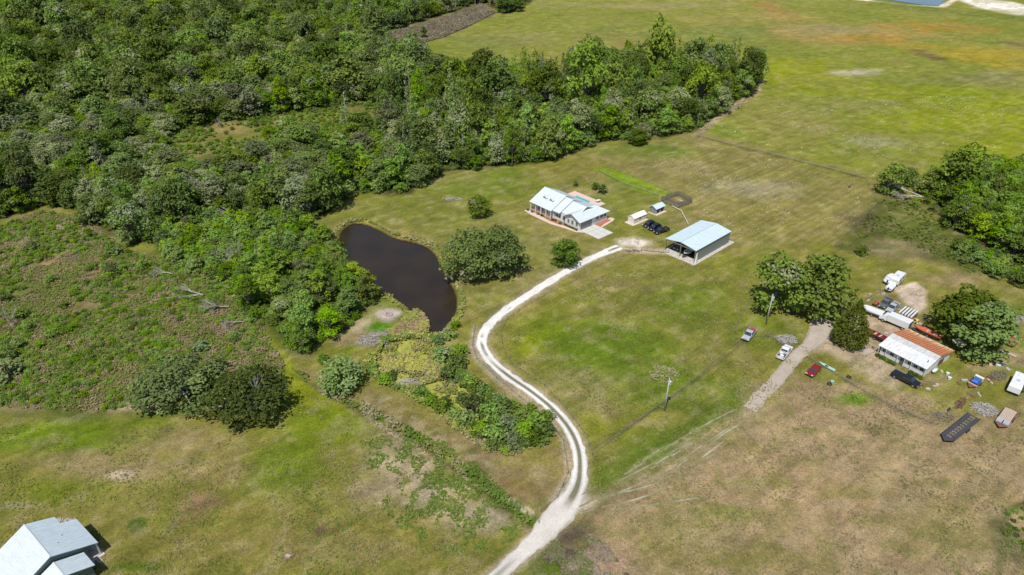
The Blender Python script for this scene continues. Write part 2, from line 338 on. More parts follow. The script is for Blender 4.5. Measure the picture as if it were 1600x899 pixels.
# ------------------------------------------------------------------ ground sheet
MARSHG = PP([(-200, 350), (0, 350), (128, 332), (200, 388), (300, 415), (380, 480), (430, 540), (440, 620), (380, 650), (0, 648), (-200, 660)])
def make_ground():
    Ys = [-45.0]
    while Ys[-1] < 9000:
        y = Ys[-1] + 60; Ys.append(Ys[-1] + max(.42, .0036 * y) * (1 if Ys[-1] < 700 else 1 + (Ys[-1] - 700) * .02))
    Ys = np.array(Ys); U = np.linspace(-1.15, 1.15, 680)
    Y, Ug = np.meshgrid(Ys, U, indexing='ij'); X = Ug * (Y + 60)
    shp = X.shape; x = X.ravel(); y = Y.ravel()
    z = np.zeros_like(x)
    big = fbm(x, y, 60, 1); med = fbm(x, y, 16, 5); sm = fbm(x, y, 4, 9, 3); sm2 = fbm(x, y, 1.6, 13, 2)
    farw = sstep(260, 420, y)
    br = (med - .5) * 1.6 + (sm - .5) * .8 + farw * ((fbm(x, y, 45, 21, 4) - .5) * 3.2)         # break-up field
    col = np.empty((len(x), 3))
    lush = np.array((.090, .148, .022)); olive = np.array((.150, .150, .040)); dry = np.array((.205, .168, .088))
    def mixc(mask, c):
        nonlocal col
        mk = np.clip(mask, 0, 1)[:, None]; col = col * (1 - mk) + np.array(c) * mk
    col[:] = olive
    mixc(sstep(.52, .66, big * .5 + med * .5) * .55, lush)
    mixc(sstep(.50, .68, fbm(x, y, 22, 31)) * .5, dry)
    def poly(pts, c, s=1., soft=2.5, brk=3.0):
        pg = PP(pts) if not isinstance(pts, np.ndarray) else pts
        x0, y0 = pg.min(0) - 20; x1, y1 = pg.max(0) + 20
        sel = (x > x0) & (x < x1) & (y > y0) & (y < y1)
        d = poly_sd(x[sel], y[sel], pg) + br[sel] * brk
        mk = np.zeros_like(x); mk[sel] = s * (1 - sstep(-soft, soft, d)); mixc(mk, c); return mk
    def ell(px, py, rx, ry, c, s=1., soft=.55, brk=.7, rot=0.):
        cx, cy = P(px, py); kx = hypot(P(px + 1, py)[0] - cx, 0); ky = abs(P(px, py - 1)[1] - cy)
        a = rx * kx; b_ = ry * ky
        dx = x - cx; dy = y - cy
        if rot: c_, s_ = cos(rot), sin(rot); dx, dy = dx * c_ + dy * s_, -dx * s_ + dy * c_
        d = np.sqrt((dx / a) ** 2 + (dy / b_) ** 2) + br * brk
        mixc(s * (1 - sstep(1 - soft, 1 + soft, d)), c)
    def line(pts, w_, c, s=1., soft=.6, brk=.8, gate=0.):
        pg = PP(pts) if not isinstance(pts, np.ndarray) else pts
        d = line_d(x, y, pg) + br * brk; mk = s * (1 - sstep(w_ * (1 - soft), w_ * (1 + soft), d))
        if gate: mk = mk * sstep(gate, gate + .08, sm2)
        mixc(mk, c)
    yg = (.165, .195, .018); bright = (.10, .19, .018); rust = (.27, .145, .035); tan = (.25, .205, .125); brown = (.135, .098, .055)
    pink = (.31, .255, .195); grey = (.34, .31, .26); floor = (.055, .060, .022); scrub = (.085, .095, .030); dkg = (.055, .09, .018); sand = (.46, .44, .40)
    # far meadow
    poly([(650, 70), (800, 5), (830, -20), (1700, -40), (1750, 260), (1560, 275), (1350, 275), (1090, 205), (1180, 150), (1190, 120), (1000, 115), (700, 110)], (.150, .172, .038), .85, 6, 8)
    ell(930, 55, 160, 25, (.165, .178, .05), .8); ell(820, 60, 90, 12, (.16, .16, .07), .6)
    ell(1130, 48, 120, 10, (.12, .155, .05), .7); ell(1010, 8, 160, 6, tan, .5); ell(1480, 130, 120, 10, (.15, .15, .07), .5)
    ell(1240, 108, 95, 14, yg, 1.); ell(1420, 150, 170, 20, (.155, .19, .02), .9); ell(1500, 185, 140, 26, yg, 1.); ell(1570, 240, 90, 28, yg, 1.); ell(1180, 120, 60, 10, yg, .7); ell(1130, 205, 30, 12, (.12, .17, .03), .8)
    ell(1215, 20, 28, 14, (.25, .125, .05), .9); ell(1180, 30, 130, 13, (.22, .19, .07), .7); ell(1340, 52, 120, 13, (.24, .17, .07), .8); ell(1360, 60, 50, 6, rust, .5); ell(1465, 42, 60, 8, rust, .55)
    ell(1500, 82, 70, 15, (.23, .185, .035), .85); ell(1590, 95, 50, 12, (.23, .19, .035), .8); ell(1455, 90, 22, 8, (.11, .085, .04), .9); ell(1590, 70, 20, 5, brown, .8)
    ell(1030, 73, 70, 8, (.18, .135, .06), .7); ell(930, 57, 50, 6, (.17, .13, .06), .5)
    ell(1345, 113, 36, 6, (.28, .26, .20), .9); ell(1290, 45, 50, 7, (.2, .18, .10), .6); ell(1340, 165, 90, 14, (.14, .16, .045), .8)
    ell(1360, 222, 50, 9, (.24, .23, .16), .55); ell(1550, 120, 60, 9, (.17, .15, .09), .6); ell(1230, 190, 90, 28, (.17, .165, .055), .7)
    ell(1565, 10, 36, 12, sand, 1., .3, .5); line([(1330, -2), (1420, 8), (1470, 11), (1490, 0)], 3.5, (.42, .38, .33), 1., .4, 1.5); line([(1395, 4), (1460, 17), (1600, 30)], 14, (.10, .135, .03), .7, .6, 3)
    # pasture
    poly([(900, 240), (1010, 222), (1085, 212), (1360, 290), (1375, 320), (1330, 370), (1170, 400), (1100, 330), (980, 270)], (.172, .158, .062), .8, 4, 4)
    ell(1000, 235, 90, 12, (.11, .155, .035), .8); ell(1180, 295, 60, 16, (.24, .22, .15), .6); ell(1230, 340, 90, 30, (.175, .16, .055), .7); ell(1060, 260, 60, 12, (.19, .165, .085), .6)
    ell(760, 290, 110, 20, (.13, .165, .04), .7); ell(960, 300, 50, 20, (.11, .155, .03), .5)
    poly([(924, 264), (954, 261), (1052, 302), (1025, 311)], (.125, .20, .02), 1., .6, .8)
    ell(1000, 325, 60, 25, (.14, .16, .045), .7); ell(845, 375, 35, 12, tan, .45); ell(775, 350, 30, 10, tan, .35); ell(905, 300, 40, 6, tan, .5); ell(720, 320, 30, 6, tan, .4)
    # scrub wedge on the right
    poly([(1372, 300), (1430, 312), (1480, 352), (1560, 395), (1640, 430), (1520, 425), (1430, 400), (1330, 400), (1300, 385), (1340, 340)], scrub, .9, 3, 4)
    ell(1350, 345, 35, 18, (.11, .09, .055), .7); ell(1440, 350, 60, 18, (.105, .13, .03), .6)
    ell(1400, 390, 50, 14, (.17, .145, .09), .7)
    # middle field
    poly([(800, 500), (980, 410), (1040, 395), (1160, 400), (1180, 480), (1150, 540), (930, 700), (880, 640), (800, 560)], (.140, .150, .038), .7, 4, 5)
    ell(870, 530, 60, 45, (.125, .165, .022), .9); ell(950, 540, 120, 42, (.092, .145, .022), .85); ell(1080, 475, 70, 32, (.11, .150, .028), .8); ell(1040, 600, 90, 34, (.095, .145, .022), .8); ell(830, 540, 20, 20, yg, .6)
    ell(960, 445, 60, 14, (.19, .155, .08), .6); ell(900, 600, 60, 24, (.19, .17, .09), .55); ell(1140, 420, 50, 22, (.15, .158, .038), .7); ell(940, 640, 35, 14, (.20, .165, .09), .6); ell(930, 665, 20, 18, yg, .5)
    ell(1190, 520, 60, 25, (.125, .15, .03), .7); ell(1210, 500, 40, 14, (.12, .155, .025), .8)
    line([(930, 700), (1000, 655), (1080, 600), (1150, 545), (1180, 520)], .35, (.09, .075, .045), .7, .6, .3)
    ell(1030, 700, 60, 26, (.095, .145, .024), .6); line([(960, 745), (1050, 690), (1160, 625)], 4, (.10, .14, .03), .7, .6, 2)
    # streaks of wheel ruts
    for k_ in range(7): line([(918 + k_ * 2, 797 - k_ * 3), (985 + k_ * 4, 772 - k_ * 8), (1060 + k_ * 3, 738 - k_ * 10), (1125 + k_ * 2, 694 - k_ * 8), (1174 + k_ * 2, 642 - k_ * 2)], .34, (.255, .225, .155), .55, .7, .5, .30 if k_ % 2 else .42)
    for a_, b__ in (((1000, 722), (1090, 668)), ((1015, 732), (1078, 694)), ((1020, 750), (1082, 711)), ((1040, 700), (1090, 672)), ((988, 730), (1012, 716))): line([a_, b__], .30, (.40, .38, .32), .9, .6, .25, .40)
    line([(915, 795), (960, 775), (1020, 758), (1080, 728), (1140, 680), (1180, 638)], 3.0, (.215, .185, .115), .45, .8, 2.0)
    line([(945, 755), (1010, 718), (1080, 672), (1150, 630)], 1.8, (.085, .135, .022), .65, .7, 1.4); line([(960, 790), (1040, 775), (1110, 770), (1180, 775)], .3, (.27, .23, .15), .5, .6, .4, .42)
    # dry lower right
    poly([(930, 800), (1180, 640), (1230, 590), (1340, 590), (1450, 640), (1620, 620), (1700, 950), (900, 950), (900, 830)], (.222, .175, .105), 1., 4, 6)
    ell(1200, 760, 150, 55, (.235, .180, .108), .8); ell(1130, 800, 70, 12, (.135, .15, .04), .55); ell(1170, 755, 60, 8, (.125, .15, .035), .5); ell(1480, 830, 110, 50, (.17, .155, .065), .6); ell(1330, 770, 60, 10, (.15, .15, .05), .5); ell(1060, 830, 90, 20, (.165, .15, .065), .7)
    ell(1150, 870, 140, 20, (.15, .145, .05), .6); ell(1585, 850, 30, 45, (.085, .09, .035), .9); line([(1560, 899), (1575, 800), (1610, 780)], .8, (.08, .1, .03), .7, .6, .8); ell(1340, 620, 26, 8, bright, .7); ell(1310, 645, 50, 12, (.25, .19, .12), .6)
    ell(850, 880, 34, 32, (.085, .13, .022), .9); ell(905, 850, 38, 26, (.13, .105, .07), .8); ell(960, 885, 30, 24, (.20, .14, .11), .8, .5, 1.); ell(890, 835, 16, 14, (.08, .065, .05), .7)
    # lane and yard of the mobile home
    poly([(1290, 500), (1310, 520), (1345, 520), (1400, 500), (1440, 500), (1380, 560), (1420, 590), (1400, 615), (1340, 580), (1290, 548), (1262, 548)], (.29, .235, .18), .85, 1.5, 2)
    ell(1350, 505, 35, 20, (.30, .24, .185), .9, .4); ell(1470, 595, 60, 18, (.20, .155, .095), .7); ell(1430, 625, 40, 14, (.27, .20, .14), .7); ell(1580, 560, 40, 20, (.24, .19, .13), .8); ell(1540, 575, 30, 8, tan, .8)
    poly([(1395, 450), (1430, 440), (1447, 452), (1450, 478), (1435, 490), (1412, 472)], (.35, .30, .245), 1., .8, 1.2)
    ell(1490, 440, 50, 12, (.19, .145, .085), .7); ell(1470, 580, 20, 8, (.10, .17, .02), .8); ell(1335, 625, 30, 9, (.09, .15, .02), .7)
    ell(1500, 600, 30, 10, (.13, .16, .03), .6); line([(1355, 470), (1392, 462), (1440, 500)], .5, (.12, .1, .07), .6, .6, .6)
    # lower left
    poly([(-100, 650), (230, 655), (440, 660), (480, 590), (560, 625), (830, 815), (760, 910), (-100, 910)], (.155, .150, .046), .8, 3, 4)
    ell(60, 685, 150, 24, (.105, .158, .020), .95); ell(440, 730, 70, 45, (.105, .155, .022), .85); ell(520, 650, 80, 42, (.125, .165, .024), .95); ell(180, 660, 90, 8, (.11, .155, .022), .7)
    ell(210, 735, 120, 22, (.205, .165, .095), .75); ell(280, 690, 90, 22, (.20, .165, .085), .6); ell(110, 720, 60, 14, (.20, .165, .09), .6); ell(190, 742, 20, 8, (.34, .29, .22), .8, .5, 1.); ell(310, 790, 34, 20, (.19, .125, .085), .9); ell(350, 735, 50, 26, (.2, .16, .08), .6)
    ell(90, 770, 80, 22, (.125, .155, .025), .8); ell(30, 790, 30, 8, (.28, .24, .17), .6); ell(214, 820, 16, 12, (.055, .10, .02), 1., .35, .4); ell(380, 830, 120, 50, (.17, .152, .055), .7); ell(210, 885, 40, 6, (.08, .13, .02), .8)
    ell(640, 700, 70, 36, (.22, .19, .125), .7); ell(700, 765, 120, 60, (.26, .222, .165), 1., .5, 1.4); ell(760, 800, 70, 34, (.29, .25, .19), .9, .5, 1.4); ell(640, 830, 100, 36, (.165, .145, .05), .6); ell(600, 760, 50, 30, (.21, .18, .11), .6); ell(560, 860, 90, 25, (.19, .16, .08), .6)
    ell(500, 830, 8, 6, (.14, .10, .07), 1.); ell(450, 868, 9, 6, (.14, .10, .07), 1.); ell(450, 868, 5, 3, (.35, .3, .24), 1.)
    # ditch, its banks and the strip between ditch and marsh
    poly([(560, 600), (600, 605), (680, 655), (770, 705), (850, 705), (890, 700), (895, 750), (860, 800), (820, 780), (700, 705), (560, 630)], (.170, .140, .070), .9, 1.5, 2.5)
    ell(640, 640, 60, 12, (.17, .155, .055), .8, rot=-.7); ell(830, 720, 40, 12, (.16, .15, .04), .7); ell(800, 765, 40, 16, (.18, .128, .06), .8)
    line(DITCH, 2.6, (.15, .125, .06), .8, .5, 1.2); line(DITCH[3:], 1.1, (.075, .135, .018), .95, .5, .8); line(PP([(575, 650), (640, 690), (700, 730), (830, 800)]), .5, (.36, .31, .24), .7, .6, .5, .4)
    line([(600, 625), (680, 680), (760, 730)], 1.2, (.24, .205, .155), .6, .6, 1.0, .4)
    # pond surroundings
    poly([(470, 350), (560, 310), (700, 300), (830, 360), (960, 395), (760, 500), (735, 560), (700, 540), (725, 480), (690, 380), (600, 345)], (.135, .155, .042), .6, 3, 4)
    poly([(712, 500), (735, 470), (760, 500), (742, 540), (760, 590), (735, 590), (712, 550)], (.17, .16, .05), .9, 1., 1.5)
    poly([(545, 425), (580, 452), (630, 480), (665, 505), (668, 515), (630, 525), (585, 528), (540, 560), (520, 560), (550, 520), (570, 490)], (.115, .150, .03), .9, 1., 1.); ell(555, 510, 26, 14, pink, .9); ell(545, 530, 30, 12, (.26, .2, .14), .7); ell(600, 512, 28, 8, (.06, .16, .015), 1.)
    ell(608, 490, 20, 8, (.28, .25, .24), 1., .3, .5); ell(608, 500, 12, 5, (.27, .23, .21), 1.); line(np.vstack([POND, POND[:1]]), 1.0, (.22, .205, .055), .85, .5, .8)
    ell(820, 440, 40, 20, (.20, .17, .085), .6); ell(760, 340, 60, 10, (.12, .15, .035), .5)
    line(PP([(742, 510), (738, 540), (745, 560), (800, 610), (850, 645), (885, 690), (890, 740), (875, 780)]), .9, (.30, .26, .22), .65, .7, .9)
    line(DRIVE, 2.1, (.25, .215, .165), .8, .35, .9)
    ell(990, 380, 26, 8, (.40, .37, .33), 1., .5, .6); ell(1010, 392, 40, 5, (.36, .31, .25), .8, .5, .9); line([(960, 386), (990, 390), (1040, 392)], .9, (.35, .31, .26), .7, .6, .8)
    ell(895, 785, 26, 14, (.36, .32, .28), .9)
    # marsh in the left
    poly([(-200, 350), (0, 350), (128, 332), (200, 388), (300, 415), (380, 480), (430, 540), (440, 620), (380, 650), (0, 648), (-200, 660)], (.095, .115, .032), 1., 2, 4)
    ell(70, 360, 70, 10, pink, .75, rot=.0); poly([(0, 372), (70, 350), (125, 335), (140, 350), (70, 370), (0, 395)], (.25, .195, .13), .8, 1, 2); ell(110, 410, 120, 12, (.22, .16, .10), .8); ell(190, 430, 90, 14, (.20, .135, .09), .8); ell(160, 480, 90, 20, (.165, .13, .07), .7); ell(50, 420, 60, 10, (.2, .15, .09), .7)
    ell(290, 480, 60, 20, (.20, .15, .08), .6); ell(20, 630, 60, 14, (.2, .165, .095), .7); ell(200, 635, 40, 6, (.3, .25, .19), .9); ell(60, 390, 80, 8, (.12, .145, .03), .7)
    poly([(395, 518), (420, 525), (445, 550), (470, 590), (540, 640), (500, 640), (440, 610), (430, 570)], (.150, .180, .026), .9, 1.5, 1.8)
    # forest floor
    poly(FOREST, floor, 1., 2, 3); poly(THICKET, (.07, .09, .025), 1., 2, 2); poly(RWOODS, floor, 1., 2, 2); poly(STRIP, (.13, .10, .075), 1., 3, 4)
    ell(345, 222, 100, 34, (.155, .15, .05), .9); ell(520, 190, 85, 26, (.16, .16, .05), .9); ell(350, 200, 40, 8, (.2, .16, .08), .7)
    line([(1088, 212), (1118, 188), (1152, 164), (1185, 140), (1190, 125)], 1.6, (.27, .22, .15), .9, .5, 1.4)
    # fence lines collect taller grass
    line([(1088, 212), (1160, 232), (1260, 255), (1350, 278)], .7, (.11, .09, .05), .8, .6, .7); line([(1150, 530), (1200, 525), (1236, 548), (1270, 562), (1330, 600), (1400, 640), (1470, 665)], .35, (.09, .08, .05), .7, .6, .5)
    # mottling of the turf
    m3 = fbm(x, y, 10, 111, 4); m4 = fbm(x, y, 2.8, 117, 3); m5 = fbm(x, y, 38, 121, 5)
    mixc(sstep(.52, .64, m3) * .26, (.195, .168, .07)); mixc(sstep(.54, .66, m4) * .26, (.09, .125, .022)); mixc(sstep(.57, .70, 1 - m4) * .28, (.25, .22, .14))
    mixc(farw * sstep(.52, .62, m5) * .25, (.19, .175, .06)); mixc(farw * sstep(.52, .62, 1 - m5) * .3, (.115, .145, .03))
    a_ = .62; xr = x * cos(a_) + y * sin(a_); yr = -x * sin(a_) + y * cos(a_); stk = fbm(xr / 9, yr, .9, 131, 3); stk2 = fbm(xr / 12, yr, 5, 137, 3)
    col *= (1 + ((stk - .5) * .34 + (stk2 - .5) * .16) * (y < 420) * sstep(0, 3, poly_sd(x, y, MARSHG)))[:, None]
    # mowing lines in the pasture
    sp = poly_sd(x, y, PP([(1000, 230), (1085, 214), (1365, 290), (1370, 320), (1310, 385), (1160, 395), (1100, 340)])); inn = 1 - sstep(-3, 1, sp)
    ux, uy = np.array(P(1300, 320)) - np.array(P(1190, 385)); L = hypot(ux, uy); pc = (x * -uy + y * ux) / L
    st = np.sin(pc * 2 * pi / 2.3 + (med - .5) * 3) * inn * .055 * (.3 + 1.2 * vnoise(x, y, 14, 141)) + (vnoise(pc, pc * 0, 1.7, 143) - .5) * .10 * inn
    col *= (1 + st)[:, None]
    lum = col @ np.array((.3, .6, .1)); col = lum[:, None] + (col - lum[:, None]) * 1.16; col = np.clip(col, .004, 1) * np.power(lum / .136, .42)[:, None] * np.array((1.08, 1.02, 1.02))
    col *= (.78 + .44 * sm)[:, None] * (.80 + .40 * sm2)[:, None]
    # hollows
    dp = np.full_like(x, 50.); sel = (np.abs(x + 20) < 90) & (y > 100) & (y < 260); dp[sel] = poly_sd(x[sel], y[sel], POND)
    z -= 1.6 * sstep(.4, -3.5, dp); 
    dm = np.full_like(x, 50.); dm[sel] = poly_sd(x[sel], y[sel], MARSH); z -= 1.0 * sstep(1.2, -2.5, dm)
    dd = line_d(x, y, DITCH); z -= .75 * np.exp(-(dd / 1.1) ** 2)
    z += ((sm2 - .5) * .10 + (sm - .5) * .16) * sstep(1.0, 5.0, line_d(x, y, DRIVE)) * sstep(1, 6, dp) * sstep(1., 5., line_d(x, y, LANE)) * (y < 500)
    z -= .03
    wet = sstep(0, -1.2, np.minimum(dp, dm)); mixc(wet, (.03, .022, .012))
    n0, n1 = shp; idx = np.arange(n0 * n1).reshape(shp)
    F = np.stack([idx[:-1, :-1], idx[:-1, 1:], idx[1:, 1:], idx[1:, :-1]], -1).reshape(-1, 4)
    me = np_mesh('ground', np.stack([x, y, z], 1), F, M['ground'], col=np.clip(col, .005, 1), smooth=True)
    o = link('ground', me); tag(o, kind='structure')
make_ground()

def ribbon(name, ctr, half, z, colfn, across=13, kind='structure', mat='gravel', jit=1.):
    c = spline(ctr, .5); d = np.gradient(c, axis=0); d /= np.linalg.norm(d, axis=1)[:, None]; nrm = np.stack([-d[:, 1], d[:, 0]], 1)
    s = np.concatenate([[0], np.cumsum(np.linalg.norm(np.diff(c, axis=0), axis=1))])
    h = half(s / s[-1]) if callable(half) else np.full(len(c), half)
    t = np.linspace(-1, 1, across)
    jl = (vnoise(s, s * 0, 1.3, 2) - .5) * .9 + (vnoise(s, s * 0, .5, 4) - .5) * .5; jr = (vnoise(s, s * 0 + 9, 1.4, 3) - .5) * .9 + (vnoise(s, s * 0 + 3, .5, 5) - .5) * .5
    jl = jl * jit; jr = jr * jit
    off = t[None, :] * h[:, None]; off[:, 0] += jl * .6; off[:, -1] += jr * .6; off[:, 1] += jl * .3; off[:, -2] += jr * .3
    XY = c[:, None, :] + nrm[:, None, :] * off[:, :, None]
    zz = np.full(off.shape, z) + .03 * (1 - t[None, :] ** 4); zz[:, 0] = zz[:, -1] = -.06
    V = np.concatenate([XY, zz[:, :, None]], 2).reshape(-1, 3)
    S = np.repeat(s / s[-1], across); T = np.tile(t, len(c))
    col = colfn(S, T, V[:, 0], V[:, 1])
    idx = np.arange(len(V)).reshape(off.shape); F = np.stack([idx[:-1, :-1], idx[:-1, 1:], idx[1:, 1:], idx[1:, :-1]], -1).reshape(-1, 4)
    o = link(name, np_mesh(name, V, F, M[mat], col=col, smooth=True)); tag(o, kind=kind); return o
def drive_col(S, T, x, y):
    n = fbm(x, y, 2.2, 40, 3); n2 = fbm(x, y, 7, 44, 3)
    base = np.array((.64, .62, .58))[None, :] * (.85 + .3 * n)[:, None]
    low = sstep(.22, .14, S)[:, None]; base = base * (1 - low * .5) + np.array((.40, .35, .30)) * low * .5
    cen = np.exp(-(T / .30) ** 4)
    gate = sstep(.13, .17, S) * sstep(.50, .44, S) * 1.3 + sstep(.14, .0, S) * .55 * sstep(.4, .55, n2) + sstep(.46, .52, S) * .75 * sstep(.55, .62, n2)
    k = np.clip(cen * gate * (.6 + .9 * n), 0, 1)[:, None]
    c = base * (1 - k) + np.array((.16, .15, .10)) * k
    e = sstep(.68, 1.0, np.abs(T) + (n - .5) * .5)[:, None] * .8
    return c * (1 - e) + np.array((.24, .21, .16)) * e
ribbon('gravel_driveway', DRIVE, lambda s: 1.45 + 1.3 * np.exp(-((s - .13) / .05) ** 2) + .5 * sstep(.9, 1, s), .01, drive_col)
def lane_col(S, T, x, y):
    n = fbm(x, y, 2.2, 50, 3)
    c = np.array((.37, .315, .26))[None, :] * (.85 + .3 * n)[:, None]
    e = sstep(.6, 1.0, np.abs(T) + (n - .5) * .6)[:, None] * .8
    return c * (1 - e) + np.array((.22, .185, .12)) * e
ribbon('dirt_lane', LANE, lambda s: 1.7 + 1.5 * sstep(.7, 1, s), .012, lane_col)
ribbon('dirt_turnout', PP([(1262, 542), (1290, 524), (1325, 530), (1360, 552)]), 2.0, .002, lane_col)

def rut_col(S, T, x, y):
    n = fbm(x, y, 1.8, 55, 3)[:, None]; e = (sstep(.5, 1., np.abs(T))[:, None] + sstep(.55, .35, n)) * .5
    k_ = (sstep(.42, .60, fbm(x, y, 6, 58, 3)) * sstep(0, .25, S) * sstep(1, .75, S))[:, None]; e = np.clip(1 - (1 - e) * (.25 + .75 * k_), 0, 1)
    return np.array((.34, .315, .24)) * (1 - e) * (.8 + .4 * n) + np.array((.165, .160, .065)) * e
for r_ in ([(1177, 640), (1174, 652), (1168, 660)], [(1186, 636), (1184, 648), (1180, 656)], [(1003, 722), (1045, 697), (1092, 668)], [(1016, 733), (1050, 712), (1080, 694)], [(1022, 751), (1050, 735), (1084, 710)], [(1096, 706), (1125, 682), (1160, 660)], [(940, 792), (1000, 778), (1060, 750), (1120, 706)], [(935, 782), (985, 762), (1040, 735)], [(950, 800), (1020, 788), (1090, 778)], [(1030, 718), (1060, 700), (1100, 676)], [(965, 752), (1000, 735), (1040, 712)], [(1060, 722), (1100, 694), (1140, 668)],
           [(905, 792), (935, 778), (968, 772)], [(910, 800), (930, 791), (934, 785)], [(900, 778), (918, 768), (930, 760)], [(975, 742), (992, 731), (1008, 722)], [(1088, 672), (1120, 654), (1148, 640)], [(960, 772), (1010, 760), (1050, 742)], [(1055, 740), (1095, 716), (1130, 690)]):
    ribbon('wheel_rut', PP(r_), .22, .006, rut_col, across=7, jit=.18)
def sheet(name, poly, z, mat, kind='structure'):
    import bmesh
    bm = bmesh.new(); vs_ = [bm.verts.new((p[0], p[1], z)) for p in poly]; f = bm.faces.new(vs_); bmesh.ops.triangulate(bm, faces=[f])
    bmesh.ops.recalc_face_normals(bm, faces=bm.faces)
    me = bpy.data.meshes.new(name); bm.to_mesh(me); bm.free(); me.materials.append(M[mat])
    if me.polygons[0].normal.z < 0: me.flip_normals()
    o = link(name, me); tag(o, kind=kind); return o
def grow(poly, d):
    c = poly.mean(0); v = poly - c; return c + v * (1 + d / np.linalg.norm(v, axis=1))[:, None]
sheet('pond_water', grow(POND, .6), -.55, 'water')
sheet('duckweed_swamp', grow(MARSH, 1.0), -.50, 'duckweed')
sheet('distant_lake', PP([(1330, -3), (1380, -1), (1440, 8), (1466, 10), (1478, 0), (1485, -8), (1400, -12)]), .25, 'far_water')

# ------------------------------------------------------------------ foliage builders
LM = {
 'oak': leafmat('oak_leaves', (.078, .138, .022), (.205, .290, .050), .33),
 'dark': leafmat('dark_leaves', (.044, .080, .015), (.125, .185, .036), .28),
 'bright': leafmat('bright_leaves', (.095, .185, .018), (.215, .345, .038), .36),
 'yellow': leafmat('yellow_leaves', (.15, .200, .022), (.31, .36, .045), .36),
 'grey': leafmat('grey_leaves', (.12, .165, .055), (.28, .32, .14), .33),
 'moss': leafmat('hanging_moss', (.17, .19, .11), (.32, .33, .21), .33),
 'cedar': leafmat('cedar_leaves', (.075, .105, .015), (.175, .215, .035), .15),
 'willow': leafmat('willow_leaves', (.090, .155, .045), (.220, .300, .105), .33),
}
def leaves(cen, nrm, size, asp=1.5):
    """one 4-sided leaf cluster per centre"""
    n = len(cen); r = rng.normal(size=(n, 3)); a = np.cross(nrm, r); a /= np.linalg.norm(a, axis=1)[:, None] + 1e-9
    b = np.cross(nrm, a); s = (size * rng.uniform(.55, 1.35, n))[:, None]
    k = rng.uniform(.25, .75, n)[:, None]
    bend = nrm * s * rng.uniform(-.3, .3, n)[:, None]
    V = np.stack([cen - a * s * .5 * asp, cen - b * s * .5 + a * s * (k - .5) + bend, cen + a * s * .5 * asp, cen + b * s * .5 - a * s * (k - .5) * .6 + bend], 1).reshape(-1, 3)
    F = np.arange(4 * n).reshape(n, 4); return V, F
def clump_leaves(c, r, n, flat=.75, size=.45, up=.8):
    d = rng.normal(size=(n, 3)); d[:, 2] += .25; d /= np.linalg.norm(d, axis=1)[:, None]
    d[:, 2] = np.where(d[:, 2] < -.35, -d[:, 2], d[:, 2])
    # lumpy surface
    ph = rng.uniform(0, 6.28, 3); lump = 1 + .16 * np.sin(d[:, 0] * 5 + ph[0]) + .16 * np.sin(d[:, 1] * 5 + ph[1]) + .12 * np.sin(d[:, 2] * 6 + ph[2])
    rr = r * lump * rng.uniform(.62, 1.06, n) ** .6
    p = c + d * rr[:, None] * np.array((1, 1, flat))
    nn = d * .9 + rng.normal(size=(n, 3)) * .55; nn[:, 2] += up; nn /= np.linalg.norm(nn, axis=1)[:, None]
    return leaves(p, nn, np.full(n, size))
def crown_mesh(name, clumps, mats, dens=9., size=.45, second=0., limbs=(), limb_mat=None, flat=.75):
    Vs, Fs, Ms = [], [], []; n0 = 0
    for c, r in clumps:
        n = max(12, int(dens * r * r * 4)); V, F = clump_leaves(np.array(c), r, n, flat, size)
        Vs.append(V); Fs.append(F + n0); n0 += len(V)
        mm = np.zeros(len(F), int)
        if second: mm[rng.random(len(F)) < (rng.uniform(.45, .95) if rng.random() < second * 1.1 else second * .12)] = 1
        Ms.append(mm)
    V = np.vstack(Vs); F = np.vstack(Fs); mi = np.concatenate(Ms)
    if limbs:
        mb = MB()
        for a, b, r0, r1 in limbs: mb.tube(a, b, r0, r1, 4, cap=False)
        V = np.vstack([V, np.array(mb.v)]); F = np.vstack([F, np.array(mb.f) + n0]); mi = np.concatenate([mi, np.full(len(mb.f), len(mats))])
        mats = list(mats) + [limb_mat]
    return np_mesh(name, V, F, mats, mi)
def trunk_mesh(name, h, r, mat, lean=0.3, forks=()):
    mb = MB(); n = 4; p = np.array((0, 0, -.2)); 
    pts = [p]
    for k in range(1, n + 1): pts.append(np.array((random.uniform(-lean, lean) * k / n, random.uniform(-lean, lean) * k / n, h * k / n)))
    for k in range(n): mb.tube(pts[k], pts[k + 1], r * (1.25 if k == 0 else 1 - .16 * k), r * (1 - .16 * (k + 1)), 7, cap=False)
    for f in forks: mb.tube(pts[-1] * .8, f, r * .5, r * .18, 5, cap=False)
    me = bpy.data.meshes.new(name); me.from_pydata(mb.v, [], mb.f); me.materials.append(mat)
    me.polygons.foreach_set('use_smooth', [True] * len(me.polygons)); return me, pts[-1]
def ru(a, b): return random.uniform(a, b)
PROTO = {}       # kind -> list of (crown mesh, trunk mesh, height)
